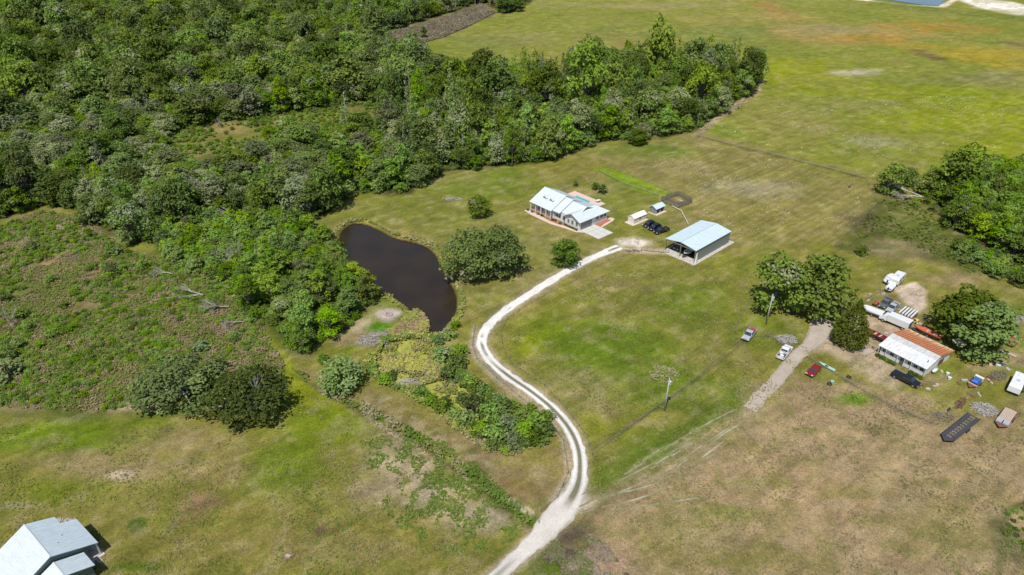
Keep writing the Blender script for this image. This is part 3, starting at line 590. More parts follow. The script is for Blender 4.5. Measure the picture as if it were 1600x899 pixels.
def dome(kind, R, H, th, nc, lm, second=None, sec=0., dens=9., size=.45, bark='bark', cr=.30, squash=1., flat=.75, nvar=3, limbs=True, thick=1.):
    out = []
    for v in range(nvar):
        cl = []; lim = []
        tm, top = trunk_mesh(kind + '_trunk', th, R * .055 + .08, M[bark])
        zc = th * .75; hz = H - zc
        for i in range(nc):
            a = i * 2.39996 + ru(-.5, .5); q = (i + .5) / nc
            rr = math.sqrt(q) * ru(.80, 1.04); lean = cos(rr * pi / 2 * .92)
            r = R * cr * ru(.62, 1.28)
            x = cos(a) * rr * (R - r * .6); y = sin(a) * rr * (R - r * .6)
            z = zc + (hz - r * .6) * lean * ru(.72, 1.05) + r * .1 * (1 - lean)
            cl.append(((x, y, z), r))
            if limbs: lim.append((top * .9, (x, y, z - r * .2 + (thick - 1) * r * .9), (R * .018 + .03) * thick, .03 * thick))
            if rr > .55:                      # skirt
                r2 = r * ru(.6, .9); cl.append(((x * .92, y * .92, max(r2 * .5, zc * ru(.6, .95))), r2))
        for i in range(3): cl.append(((ru(-.35, .35) * R, ru(-.35, .35) * R, zc + hz * .45), R * .36))
        me = crown_mesh(kind + '_crown', cl, [LM[lm]] + ([LM[second]] if second else []), dens, size, sec, lim, M[bark], flat)
        out.append((me, tm, H))
    PROTO[kind] = out
dome('oak_tree', 5.6, 11.0, 3.2, 18, 'oak', 'moss', .04, 8.0, .46, cr=.36)
dome('dark_oak', 5.6, 11.5, 3.2, 18, 'dark', 'oak', .25, 8.0, .46, cr=.36)
dome('mossy_oak', 5.4, 10.5, 3.2, 18, 'grey', 'moss', .22, 6.8, .46, cr=.33)
dome('limb_oak', 8.6, 8.6, 2.4, 36, 'dark', 'oak', .35, 6.6, .42, cr=.20, bark='pale_bark', thick=1.6)
dome('grand_oak', 7.2, 10.5, 3.0, 30, 'oak', 'moss', .12, 8.5, .42, cr=.27)
dome('willow_tree', 4.8, 6.8, 1.2, 18, 'oak', 'willow', .4, 9.5, .36, cr=.34, nvar=1)
dome('bright_tree', 3.9, 10.5, 3.4, 15, 'bright', None, 0, 9.5, .42)
dome('yellow_green_tree', 4.2, 10.5, 3.4, 15, 'yellow', 'bright', .4, 9.5, .42)
dome('thicket_tree', 3.0, 5.6, 1.4, 16, 'bright', 'willow', .3, 10, .38)
dome('shrub', 1.5, 2.1, .5, 9, 'bright', 'oak', .35, 15, .28, cr=.42, nvar=3)
dome('dark_shrub', 1.5, 2.4, .5, 9, 'dark', 'oak', .3, 15, .28, cr=.42, nvar=2)
dome('willow_shrub', 1.6, 2.4, .5, 9, 'willow', 'moss', .15, 15, .28, cr=.42, nvar=2)
def upright(kind, R, H, lm, second, sec, bark='pale_bark', nvar=3, nc=20, dens=8., size=.36):
    out = []
    for v in range(nvar):
        tm, top = trunk_mesh(kind + '_trunk', H * .93, .2, M[bark], .5); cl = []; lim = []
        for i in range(nc):
            q = (i + .5) / nc; z = H * (.28 + .70 * q); rr = R * (1.05 - .85 * q) * ru(.4, 1); a = i * 2.4 + ru(-.6, .6); r = R * .36 * (1.15 - .6 * q) * ru(.7, 1.3)
            c = (cos(a) * rr + top[0] * q, sin(a) * rr + top[1] * q, z); cl.append((c, r)); lim.append(((top[0] * q, top[1] * q, z - rr * .6), c, .05, .02))
        out.append((crown_mesh(kind + '_crown', cl, [LM[lm]] + ([LM[second]] if second else []), dens, size, sec, lim, M[bark], .8), tm, H))
    PROTO[kind] = out
upright('cypress_tree', 2.3, 12.5, 'bright', 'willow', .35)
upright('sparse_grey_tree', 2.6, 11.5, 'grey', 'moss', .35, nc=14, dens=5.5, size=.34)
def cone_tree(kind, R, H, lm, nvar=1):
    out = []
    for v in range(nvar):
        tm, top = trunk_mesh(kind + '_trunk', H * .8, .28, M['bark'], .1); cl = []
        for i in range(120):
            q = (i + .5) / 120; z = .4 + (H - .7) * q; env = R * (min(1, .72 + q * 1.6) if q < .18 else (1 - (q - .18) / .82) ** .85)
            a = i * 2.39996; r = .9 * (1.2 - .75 * q) * ru(.75, 1.2); rr = max(0, env - r * .5) * ru(.82, 1.05)
            cl.append(((cos(a) * rr, sin(a) * rr, z), r))
        out.append((crown_mesh(kind + '_crown', cl, [LM[lm]], 26, .27, flat=1.1), tm, H))
    PROTO[kind] = out
cone_tree('cedar_tree', 4.3, 12.0, 'cedar')
def branch(mb, a, d, L, r, lev, sp=.65):
    b = a + d * L; mid = a + d * L * .5 + np.array((ru(-1, 1), ru(-1, 1), ru(-1, 1))) * L * .07
    mb.tube(a, mid, r, r * .78, 5 if r > .06 else 3, cap=False); mb.tube(mid, b, r * .78, r * .5, 5 if r > .06 else 3, cap=False)
    if lev == 0: return
    for k in range(3 if lev > 1 else 3):
        t = ru(.45, 1.0); st = a + d * L * t
        nd = d + np.array((ru(-1, 1), ru(-1, 1), ru(-.5, .8))) * sp; nd /= np.linalg.norm(nd)
        branch(mb, st, nd, L * ru(.5, .75), r * .55, lev - 1, sp)
def dead_mesh(name, H=9, r=.22, lev=4, sp=.65, mat='dead_wood', stems=1):
    mb = MB()
    for s in range(stems):
        d = np.array((ru(-.25, .25), ru(-.25, .25), 1.)); d /= np.linalg.norm(d)
        branch(mb, np.array((0, 0, -.1)), d, H * .45, r, lev, sp)
    me = bpy.data.meshes.new(name); me.from_pydata(mb.v, [], mb.f); me.materials.append(M[mat]); return me
DEAD = [dead_mesh('dead_branches', ru(8, 10), .22, 4, .6, 'dead_wood', 2) for _ in range(3)]

def plant(kind, x, y, s, label, cat, group=None, hs=1.0, rz=None, var=None, name=None, z=0.0, wide=1.0):
    pr = PROTO[kind]; cm, tm, H = pr[var if var is not None else random.randrange(len(pr))]
    o = bpy.data.objects.new(name or kind, None); C.objects.link(o); o.empty_display_size = .3
    o.location = (x, y, z); o.rotation_euler = (0, 0, ru(0, 6.28) if rz is None else rz); o.scale = (s * wide, s * wide, s * hs)
    tag(o, label, cat, group); link('crown', cm, o); link('trunk', tm, o); return o

# ------------------------------------------------------------------ single trees that stand alone
def at(px, py): return P(px, py)
x, y = at(285, 618); plant('limb_oak', x, y, 1.13, 'left of two sprawling dark oaks with bare grey limbs above the lower left lawn', 'tree', hs=.92, var=0, name='live_oak', wide=1.08)
x, y = at(392, 640); plant('limb_oak', x, y, 1.10, 'right of two sprawling dark oaks with bare grey limbs above the lower left lawn', 'tree', hs=.95, var=1, name='live_oak', wide=1.08)
x, y = at(735, 430); plant('grand_oak', x, y, 1.25, 'broad green oak leaning over the right bank of the pond, left of two joined crowns', 'tree', hs=1.12, var=0, name='live_oak')
x, y = at(782, 424); plant('grand_oak', x, y, 1.15, 'broad oak with some grey moss between pond and driveway, right of two joined crowns', 'tree', hs=1.1, var=1, name='live_oak')
x, y = at(883, 413); plant('dark_oak', x, y, .86, 'round dark green tree beside the upper end of the white driveway', 'tree', hs=.85, var=2, name='round_tree')
x, y = at(749, 336); plant('oak_tree', x, y, .82, 'small round tree alone on the lawn left of the white farmhouse', 'tree', hs=.78, var=1, name='round_tree')
x, y = at(535, 602); plant('willow_tree', x, y, 1.25, 'large pale green willow at the left end of the duckweed swamp', 'tree', hs=.8, var=0, name='willow_tree')
x, y = at(1208, 480); plant('oak_tree', x, y, 1.5, 'big green oak beside the utility pole, left of the two grown together', 'tree', hs=.98, var=1, name='live_oak')
x, y = at(1270, 488); plant('oak_tree', x, y, 1.6, 'big green oak behind the cedar and the dirt lane, right of the two grown together', 'tree', hs=1.0, var=2, name='live_oak')
x, y = at(1325, 537); plant('cedar_tree', x, y, 1.05, 'dense olive cone shaped cedar beside the dirt lane', 'tree', var=0, rz=.4)
x, y = at(1502, 532); plant('oak_tree', x, y, 1.5, 'tall oak shading the rusty rear of the mobile home', 'tree', hs=.92, var=0, name='live_oak')
x, y = at(1530, 555); plant('oak_tree', x, y, 1.35, 'oak between the mobile home and the wrecked red car, lower of the two crowns', 'tree', hs=.95, var=1, name='live_oak')
x, y = at(1490, 312); plant('dark_oak', x, y, 1.7, 'tall dark oak rising above the right woods beside the fallen tree', 'tree', hs=1.05, var=2, name='live_oak')
x, y = at(1390, 302); plant('dark_oak', x, y, 1.1, 'dark round oak at the pasture corner beside the fallen white tree', 'tree', hs=.9, var=2, name='live_oak')
x, y = at(1418, 288); plant('oak_tree', x, y, .8, 'green oak directly behind the uprooted white tree', 'tree', hs=.7, var=1, name='live_oak')
x, y = at(1455, 305); plant('dark_oak', x, y, 1.05, 'dark green oak at the root end of the uprooted white tree', 'tree', hs=.9, var=1, name='live_oak')
x, y = at(787, 20); plant('dark_oak', x, y, 1.5, 'dark oak at the far edge of the meadow, left one of the clump', 'tree', hs=.85, name='live_oak')
x, y = at(808, 18); plant('dark_oak', x, y, 1.2, 'dark oak at the far edge of the meadow, right one of the clump', 'tree', hs=.85, name='live_oak')
x, y = at(663, 60); plant('dark_shrub', x, y, 2.2, 'lone dark tree in the bare strip beside the far meadow', 'tree', hs=1.5, name='small_tree')
x, y = at(1171, 125); plant('bright_tree', x, y, 1.0, 'round bright green tree at the right tip of the woods', 'tree', hs=.8, name='round_tree')
x, y = at(996, 226); plant('dark_oak', x, y, .8, 'dark round tree standing in front of the wood edge above the pasture', 'tree', hs=.8, name='round_tree')
x, y = at(900, 291); plant('dark_shrub', x, y, .95, 'small dark bush alone behind the farmhouse pool', 'bush', hs=1.1, name='bush')
x, y = at(931, 296); plant('dark_shrub', x, y, 1.2, 'left dark bush of the two behind the pool deck', 'bush', hs=1.0, name='bush')
x, y = at(941, 302); plant('dark_shrub', x, y, 1.45, 'right dark bush of the two behind the pool deck', 'bush', hs=1.0, name='bush')
x, y = at(1345, 398); plant('shrub', x, y, 1.5, 'lone bush in the brown scrub above the dirt clearing', 'bush', name='bush')

# ------------------------------------------------------------------ woods
def scatter(poly, spacing, jitter=.42, clear=()):
    x0, y0 = poly.min(0); x1, y1 = poly.max(0); out = []
    xs = np.arange(x0, x1, spacing); ys = np.arange(y0, y1, spacing * .87)
    X, Y = np.meshgrid(xs, ys); X = X + (np.arange(len(ys)) % 2)[:, None] * spacing / 2
    X = X + rng.uniform(-jitter, jitter, X.shape) * spacing; Y = Y + rng.uniform(-jitter, jitter, Y.shape) * spacing
    X = X.ravel(); Y = Y.ravel(); k = poly_sd(X, Y, poly) < -.5
    for c in clear: k &= poly_sd(X, Y, c) > 0
    return X[k], Y[k]
def proj(x, y, z=0):
    dz = z - CAM_H; zc = y * cos(PITCH) - dz * sin(PITCH); yc = -(y * sin(PITCH)) - dz * cos(PITCH)   # depth, down
    return 800 + FPX * x / zc, 449.5 + FPX * yc / zc
CLR1 = PP([(250, 262), (270, 215), (300, 195), (400, 184), (440, 178), (450, 215), (400, 238), (330, 268)]); CLR2 = PP([(441, 178), (560, 158), (612, 166), (600, 200), (520, 222), (451, 216)])
fx, fy = scatter(FOREST, 7.5, clear=(CLR1, CLR2, THICKET, STRIP))
px, py = proj(fx, fy)
vis = (px > -90) & (px < 1690) & (py > -45)
fx, fy, px, py = fx[vis], fy[vis], px[vis], py[vis]
zone = fbm(fx, fy, 45, 70, 3)
WOODS = []
KL = ['oak_tree', 'dark_oak', 'mossy_oak', 'bright_tree', 'yellow_green_tree', 'cypress_tree', 'sparse_grey_tree']
edge = poly_sd(fx, fy, FOREST)
for i in range(len(fx)):
    a, b = px[i], py[i]; z_ = zone[i]
    if a > 920: pk = [.26, .12, .06, .40, .02, .16, .0]; hs = 1.15
    elif a > 600 and b < 300 and b > 95: pk = [.10, .08, .12, .24, .03, .30, .15]; hs = 1.2
    elif a > 480 and b < 60: pk = [.2, .1, .15, .25, .0, .2, .1]; hs = 1.
    elif b < 150: pk = [.38, .22, .12, .16, .07, .03, .02]; hs = 1.05
    elif a < 480 and b > 185: pk = [.20, .05, .30, .22, .06, .05, .12]; hs = .9
    else: pk = [.30, .12, .14, .26, .05, .06, .07]; hs = 1.
    if edge[i] > -7 and b > 210: pk = [.30, .30, .1, .3, 0, 0, 0]; hs = 1.12
    if z_ > .58: pk[3] += .3; pk[0] += .1
    elif z_ < .42: pk[2] += .2; pk[1] += .25
    hs *= .82 + .9 * (z_ - .3)
    if 222 < b < 285 and 230 < a < 610: hs *= .66
    pk = np.array(pk) / sum(pk); k = KL[rng.choice(7, p=pk)]
    s = ru(.72, 1.42) if k in ('oak_tree', 'dark_oak', 'mossy_oak') else ru(.85, 1.35)
    if k in ('oak_tree', 'dark_oak') and edge[i] < -6 and b < 215 and random.random() < .25: s *= 1.45; hs *= 1.05
    WOODS.append((fy[i], fx[i], k, s, hs * ru(.72, 1.28), a, b))
tx, ty = scatter(THICKET, 3.9)
for i in range(len(tx)):
    a, b = proj(tx[i], ty[i])
    big = b > 425 and a > 385
    if big: k = random.choice(['bright_tree', 'bright_tree', 'oak_tree', 'yellow_green_tree' if a > 500 and b < 470 else 'bright_tree']); s = ru(.78, 1.0); 
    else: k = random.choice(['thicket_tree'] * 6 + ['mossy_oak' if random.random() < .25 else 'thicket_tree']); s = ru(.75, 1.15) if k == 'thicket_tree' else .45
    if big and random.random() < .52: continue
    WOODS.append((ty[i], tx[i], k, s * (1 if k != 'oak_tree' else .8), ru(.85, 1.1), a, b))
qx, qy = scatter(RWOODS, 4.9)
for i in range(len(qx)):
    a, b = proj(qx[i], qy[i])
    if a > 1680 or a < 1400: continue
    if a < 1462: continue
    if a < 1480 and b > 318: 
        WOODS.append((qy[i], qx[i], 'thicket_tree', ru(.6, .8), ru(.8, 1), a, b)); continue
    k = random.choice(['bright_tree', 'bright_tree', 'bright_tree', 'oak_tree']); WOODS.append((qy[i], qx[i], k, ru(.85, 1.15), ru(.8, 1.1), a, b))
def dist(w_): return hypot(w_[0], w_[1])
inview = [w_ for w_ in WOODS if -30 < w_[5] < 1630]
inview.sort(key=dist); NIND = 275
indiv = inview[:NIND]; ids = set(id(w_) for w_ in indiv); rest = [w_ for w_ in WOODS if id(w_) not in ids]
LOOK = {'oak_tree': 'mid green broad oak', 'dark_oak': 'dark green broad oak', 'mossy_oak': 'mossy grey green oak', 'bright_tree': 'bright green rounded tree',
        'yellow_green_tree': 'yellow green rounded tree', 'cypress_tree': 'tall slender light green tree', 'sparse_grey_tree': 'thin sparse grey tree', 'thicket_tree': 'low bushy light green tree'}
def region(a, b, y_, x_):
    if a > 1380: return 'in the woods at the right edge above the mobile home'
    if poly_sd(np.array([x_]), np.array([y_]), THICKET)[0] < 0: return 'in the thicket just left of the pond' if b < 425 else 'in the clump between pond and left grass path'
    if a > 900: return 'in the tongue of woods above the pasture'
    if a > 620: return 'in the woods behind the farmhouse'
    if a > 420: return 'in the woods above the pond'
    if a > 200: return 'in the woods between the left clearing and the thicket'
    return 'in the woods at the left edge above the marsh'
for (Y_, X_, k, s, h, a, b) in indiv:
    rg = region(a, b, Y_, X_)
    plant(k, X_, Y_, s, LOOK[k] + ' ' + rg, 'tree', group='%ss %s' % (k.replace('_', ' '), rg), hs=h)

# the rest of the woods: one mass, every crown placed by geometry nodes
def gn_mass(name, items, label, cat, kinds):
    """items: (x, y, kindindex, rot, sx, sz); kinds: list of [crown mesh, trunk mesh]"""
    me = bpy.data.meshes.new(name); n = len(items); me.vertices.add(n)
    A = np.array(items, float); co = np.zeros((n, 3), np.float32); co[:, 0] = A[:, 0]; co[:, 1] = A[:, 1]; me.vertices.foreach_set('co', co.ravel())
    a = me.attributes.new('kid', 'INT', 'POINT'); a.data.foreach_set('value', A[:, 2].astype(np.int32))
    a = me.attributes.new('rot', 'FLOAT_VECTOR', 'POINT'); rv = np.zeros((n, 3), np.float32); rv[:, 2] = A[:, 3]; a.data.foreach_set('vector', rv.ravel())
    a = me.attributes.new('scl', 'FLOAT_VECTOR', 'POINT'); sv = np.stack([A[:, 4], A[:, 4], A[:, 5]], 1).astype(np.float32); a.data.foreach_set('vector', sv.ravel())
    o = link(name, me); ng = bpy.data.node_groups.new(name + '_nodes', 'GeometryNodeTree')
    ng.interface.new_socket('Geometry', in_out='INPUT', socket_type='NodeSocketGeometry'); ng.interface.new_socket('Geometry', in_out='OUTPUT', socket_type='NodeSocketGeometry')
    gi = ng.nodes.new('NodeGroupInput'); go = ng.nodes.new('NodeGroupOutput'); jn = ng.nodes.new('GeometryNodeJoinGeometry')
    def attr(nm, ty):
        q = ng.nodes.new('GeometryNodeInputNamedAttribute'); q.data_type = ty; q.inputs[0].default_value = nm
        return [s_ for s_ in q.outputs if s_.enabled][0]
    kid = attr('kid', 'INT'); rot = attr('rot', 'FLOAT_VECTOR'); scl = attr('scl', 'FLOAT_VECTOR')
    for i, objs in enumerate(kinds):
        cmp_ = ng.nodes.new('FunctionNodeCompare'); cmp_.data_type = 'INT'; cmp_.operation = 'EQUAL'
        ins = [s_ for s_ in cmp_.inputs if s_.enabled]; ng.links.new(kid, ins[0]); ins[1].default_value = i
        for ob in objs:
            oi = ng.nodes.new('GeometryNodeObjectInfo'); oi.transform_space = 'ORIGINAL'; oi.inputs['Object'].default_value = ob; oi.inputs['As Instance'].default_value = True
            ip = ng.nodes.new('GeometryNodeInstanceOnPoints'); ng.links.new(gi.outputs[0], ip.inputs['Points']); ng.links.new(cmp_.outputs[0], ip.inputs['Selection'])
            ng.links.new(oi.outputs['Geometry'], ip.inputs['Instance']); ng.links.new(rot, ip.inputs['Rotation']); ng.links.new(scl, ip.inputs['Scale']); ng.links.new(ip.outputs[0], jn.inputs[0])
    ng.links.new(jn.outputs[0], go.inputs[0])
    md = o.modifiers.new('scatter', 'NODES'); md.node_group = ng
    tag(o, label, cat, kind='stuff'); return o
def find_children(mesh):                 # an object in the scene that uses this mesh
    for o in C.objects:
        if o.type == 'MESH' and o.data == mesh: return o
    return None
use = {}
for k in list(PROTO):
    for vi, (cm, tm, H) in enumerate(PROTO[k]):
        oc, ot = find_children(cm), find_children(tm)
        if oc and ot: use[(k, vi)] = [oc, ot]
keys = list(use); items = []
for (Y_, X_, k, s, h, a, b) in rest:
    c = [i for i, q in enumerate(keys) if q[0] == k]
    if c: items.append((X_, Y_, random.choice(c), ru(0, 6.28), s, s * h))
print('woods', len(WOODS), 'individual', len(indiv), 'mass', len(items))
gn_mass('distant_woods', items, 'mass of mixed green oaks and cypresses filling the far upper left', 'woods', [use[q] for q in keys])

# bare dead trees
def dead(px_, py_, s, label, lie=None, group=None, var=0, name='dead_tree', rz=None, z=0.0):
    x_, y_ = at(px_, py_); o = link(name, DEAD[var % 3]); o.location = (x_, y_, z); o.scale = (s, s, s)
    o.rotation_euler = (0, 0, ru(0, 6)) if lie is None else (0, radians(86), lie)
    tag(o, label, 'dead tree', group); return o
for (a, b, s) in [(195, 165, 1.2), (182, 178, 1.1), (228, 200, 1.1), (650, 190, 1.3), (670, 195, 1.1), (700, 180, 1.3), (725, 205, 1.2), (770, 200, 1.2), (765, 230, 1.1), (800, 170, 1.2), (830, 205, 1.2), (875, 190, 1.1), (545, 215, .9), (640, 160, 1.2), (905, 205, 1.1), (740, 165, 1.3), (690, 225, 1.0), (790, 215, 1.1), (485, 85, 1.2), (620, 120, 1.2)]:
    dead(a, b, s, 'bare pale grey dead tree standing among the green trees of the woods', group='bare dead trees in the woods', var=random.randrange(3))
for a, b, s_ in ((120, 190, .9), (90, 250, .9), (255, 300, .8), (300, 290, .8), (480, 300, .8), (505, 275, .9), (415, 250, .8), (560, 250, .9), (20, 280, .9), (150, 290, .8), (455, 130, 1.1), (350, 110, 1.2), (250, 90, 1.2), (545, 40, 1.5), (575, 30, 1.5), (520, 25, 1.5), (610, 35, 1.4), (650, 25, 1.5), (690, 12, 1.5)): dead(a, b, s_ * 1.15, 'bare pale grey dead tree standing among the green trees of the woods', group='bare dead trees in the woods', var=random.randrange(3))
dead(588, 268, .8, 'bare grey brush of branches at the wood edge just above the pond', var=1)
dead(345, 200, .65, 'small bare grey tree in the left clearing of the woods', var=2)
for a, b, s in ((210, 345, .7), (235, 352, .75), (342, 415, .85), (360, 425, .8), (375, 405, .75), (415, 335, .7)):
    dead(a, b, s, 'bare grey dead tree on the marsh side of the thicket', group='dead trees on the marsh side of the thicket', var=random.randrange(3))
dead(270, 431, .75, 'fallen bleached tree lying in the marsh, topmost of the fallen four', lie=radians(178), var=0, z=.6, name='fallen_tree')
dead(318, 464, .85, 'fallen bleached tree lying in the marsh, second from the top of the fallen four', lie=radians(172), var=1, z=.6, name='fallen_tree')
dead(358, 482, .95, 'fallen bleached tree lying in the marsh, longest of the fallen four', lie=radians(200), var=2, z=.6, name='fallen_tree')
dead(380, 506, .7, 'fallen grey tree lying nearest the front oaks, lowest of the fallen four', lie=radians(205), var=0, z=.6, name='fallen_tree')
dead(1440, 314, 1.45, 'uprooted white bare tree lying across the pasture corner at the right', lie=radians(150), var=1, z=1.4, name='fallen_tree')
dead(1425, 312, .8, 'smaller bare trunk lying in front of the uprooted white tree', lie=radians(185), var=0, z=.6, name='fallen_tree')
dead(372, 345, .9, 'grey fallen tree tangled in the top of the thicket', lie=radians(170), var=2, z=1.6, name='fallen_tree')
dead(20, 512, .7, 'leaning bleached snag at the left edge of the marsh', var=1)
dead(122, 412, .42, 'short dark snag with moss in the middle of the marsh', var=2)
for o_, v_ in ((dead(292, 620, 1.0, 'grey bare limbs inside the left oak of the front pair', var=0), 0), (dead(400, 640, 1.05, 'grey bare limbs inside the right oak of the front pair', var=1), 0)): pass

# bushes one can tell apart round the swamp
for i, (a, b, s, k) in enumerate([(702, 528, 1.1, 'willow_shrub'), (712, 512, .9, 'shrub'), (690, 560, 1.4, 'willow_shrub'), (715, 575, 1.5, 'shrub'), (700, 590, 1.3, 'dark_shrub'), (735, 602, 1.3, 'shrub'), (755, 615, 1.2, 'dark_shrub'), (742, 640, 1.5, 'dark_shrub'), (765, 650, 1.5, 'shrub'),
        (790, 650, 1.4, 'dark_shrub'), (812, 655, 1.5, 'shrub'), (835, 665, 1.6, 'shrub'), (850, 678, 1.3, 'dark_shrub'), (820, 680, 1.5, 'shrub'), (795, 672, 1.4, 'willow_shrub'), (775, 685, 1.4, 'shrub'), (800, 695, 1.3, 'willow_shrub'), (755, 675, 1.3, 'shrub'), (732, 662, 1.2, 'willow_shrub'), (770, 700, 1.0, 'shrub'),
        (840, 690, 1.1, 'dark_shrub'), (600, 598, 1.0, 'shrub'), (612, 590, .8, 'dark_shrub'), (660, 618, 1.0, 'dark_shrub'), (675, 630, 1.1, 'shrub'), (690, 642, 1.1, 'dark_shrub'), (710, 652, 1.1, 'shrub'), (685, 536, .9, 'willow_shrub'), (720, 552, 1.3, 'shrub'), (780, 632, 1.2, 'willow_shrub'), (722, 628, 1.0, 'dark_shrub'), (855, 655, 1.1, 'shrub')]):
    x_, y_ = at(a, b); look = {'shrub': 'green', 'dark_shrub': 'dark green', 'willow_shrub': 'pale grey green'}[k]
    side = 'crowded at the lower end of the duckweed swamp' if b > 605 else ('on the upper right rim of the duckweed swamp' if a > 650 else 'on the left rim of the duckweed swamp')
    plant(k, x_, y_, s * 1.15, '%s bush %s' % (look, side), 'bush', group='%s bushes %s' % (look, side), name='bush', hs=ru(.85, 1.1), z=-.1)
for a, b, s, k, lb in [(430, 505, 1.5, 'shrub', 'green bush at the start of the left grass path'), (12, 590, 2.2, 'willow_shrub', 'grey dark bush at the left edge of the marsh'), (80, 440, 1.2, 'shrub', 'light green bush in the brown middle of the marsh'), (505, 565, 1.1, 'shrub', 'low bush touching the left side of the big willow'),
        (1560, 420, 1.3, 'shrub', 'green bush below the right woods, left of two'), (1580, 430, 1.3, 'shrub', 'green bush below the right woods, right of two'), (1335, 622, .5, 'shrub', 'small green weed clump by the junk fence'), (1490, 400, .9, 'shrub', 'small green bush at the foot of the right woods'), (165, 418, 1.1, 'shrub', 'wide low bush beside the short snag in the marsh'), (190, 425, 1.3, 'shrub', 'low bush between the short snag and the topmost fallen tree')]:
    x_, y_ = at(a, b); plant(k, x_, y_, s, lb, 'bush', name='bush', hs=.9)

for a, b, s_ in ((1428, 322, .55), (1446, 318, .65), (1456, 330, .6), (1462, 312, .8)):
    x_, y_ = at(a, b); plant('thicket_tree', x_, y_, s_, 'low bush growing round the root end of the uprooted white tree', 'bush', 'bushes round the uprooted tree', name='bush')
for i in range(46):
    a, b = ru(5, 400), ru(372, 600); x_, y_ = at(a, b)
    if poly_sd(np.array([x_]), np.array([y_]), MARSHG)[0] > -2 or poly_sd(np.array([x_]), np.array([y_]), THICKET)[0] < 2: continue
    if vnoise(np.array([x_]), np.array([y_]), 16, 151)[0] < .42: continue
    s_ = ru(.9, 1.9); plant(random.choice(['shrub', 'willow_shrub', 'shrub']), x_, y_, s_, 'leafy bush rising out of the low marsh scrub left of the thicket', 'bush', 'bushes rising from the marsh scrub', name='bush', hs=ru(.6, .85))
# undergrowth masses
def und(poly, sp, kinds, smin, smax, name, label, cat, gate=None, hs=1.0, clear=(), thr=.47):
    X, Y = scatter(poly, sp, clear=clear); a, b = proj(X, Y); k = (a > -60) & (a < 1660); X, Y = X[k], Y[k]
    if gate is not None: k = fbm(X, Y, 9, gate, 3) > thr; X, Y = X[k], Y[k]
    ks = [i for i, q in enumerate(keys) if q[0] in kinds]
    it = [(X[i], Y[i], random.choice(ks), ru(0, 6.28), (s_ := ru(smin, smax)), s_ * ru(.6, 1.1) * hs) for i in range(len(X))]
    return gn_mass(name, it, label, cat, [use[q] for q in keys])
MARSHL = PP([(-60, 350), (0, 352), (60, 330), (128, 338), (200, 392), (300, 415), (385, 480), (415, 518), (440, 560), (450, 610), (380, 640), (250, 628), (150, 645), (0, 636), (-60, 630)])
und(MARSHL, 1.5, ('shrub', 'willow_shrub'), .22, .8, 'marsh_scrub', 'low mixed scrub covering the marsh left of the thicket', 'scrub', gate=90, hs=.8, thr=.455)
NEARW = PP([(-60, 350), (0, 345), (60, 322), (128, 330), (205, 385), (300, 345), (490, 345), (560, 302), (640, 303), (690, 268), (745, 265), (850, 256), (905, 238), (950, 220), (1015, 218), (1085, 205), (1155, 158), (1185, 128), (1000, 118), (760, 128), (560, 110), (-60, 110)])
und(NEARW, 3.6, ('shrub', 'dark_shrub', 'thicket_tree'), .7, 1.3, 'undergrowth', 'green undergrowth between the trunks of the woods', 'undergrowth', clear=(CLR1, CLR2, THICKET))
und(THICKET, 2.4, ('shrub', 'willow_shrub'), .7, 1.3, 'thicket_undergrowth', 'bushy undergrowth filling the thicket left of the pond', 'undergrowth')
SCRR = PP([(1375, 312), (1430, 315), (1480, 352), (1560, 400), (1640, 440), (1540, 440), (1470, 405), (1400, 375), (1330, 375), (1345, 340)])
und(SCRR, 1.5, ('shrub', 'dark_shrub', 'willow_shrub'), .14, .42, 'pasture_scrub', 'low scrub between the pasture corner and the right woods', 'scrub', gate=95, hs=.6, thr=.40)
und(PP([(1480, 372), (1560, 405), (1640, 440), (1640, 470), (1560, 440), (1500, 410)]), 2.6, ('shrub', 'thicket_tree'), .5, .9, 'woodland_scrub', 'green bushes spilling from the right woods', 'scrub')
und(CLR1, 2.4, ('shrub', 'willow_shrub'), .4, 1.0, 'clearing_scrub', 'low scrub in the left clearing of the woods', 'scrub', gate=97, thr=.38)
und(CLR2, 2.4, ('shrub', 'willow_shrub'), .4, 1.0, 'clearing_scrub', 'low scrub in the clearing above the thicket', 'scrub', gate=98, thr=.38)
SWB = PP([(700, 560), (735, 590), (775, 620), (835, 640), (865, 665), (855, 695), (800, 712), (760, 705), (700, 655), (650, 618), (690, 625), (750, 660), (740, 620), (700, 590)])
und(SWB, 1.3, ('shrub', 'shrub', 'dark_shrub', 'willow_shrub'), .45, 1.05, 'swamp_thicket', 'tangled low growth between the bushes at the lower end of the swamp', 'scrub')
STRIPB = PP([(575, 92), (592, 56), (645, 42), (700, 25), (752, 6), (775, 20), (732, 42), (690, 60), (660, 68), (655, 92), (610, 96)])

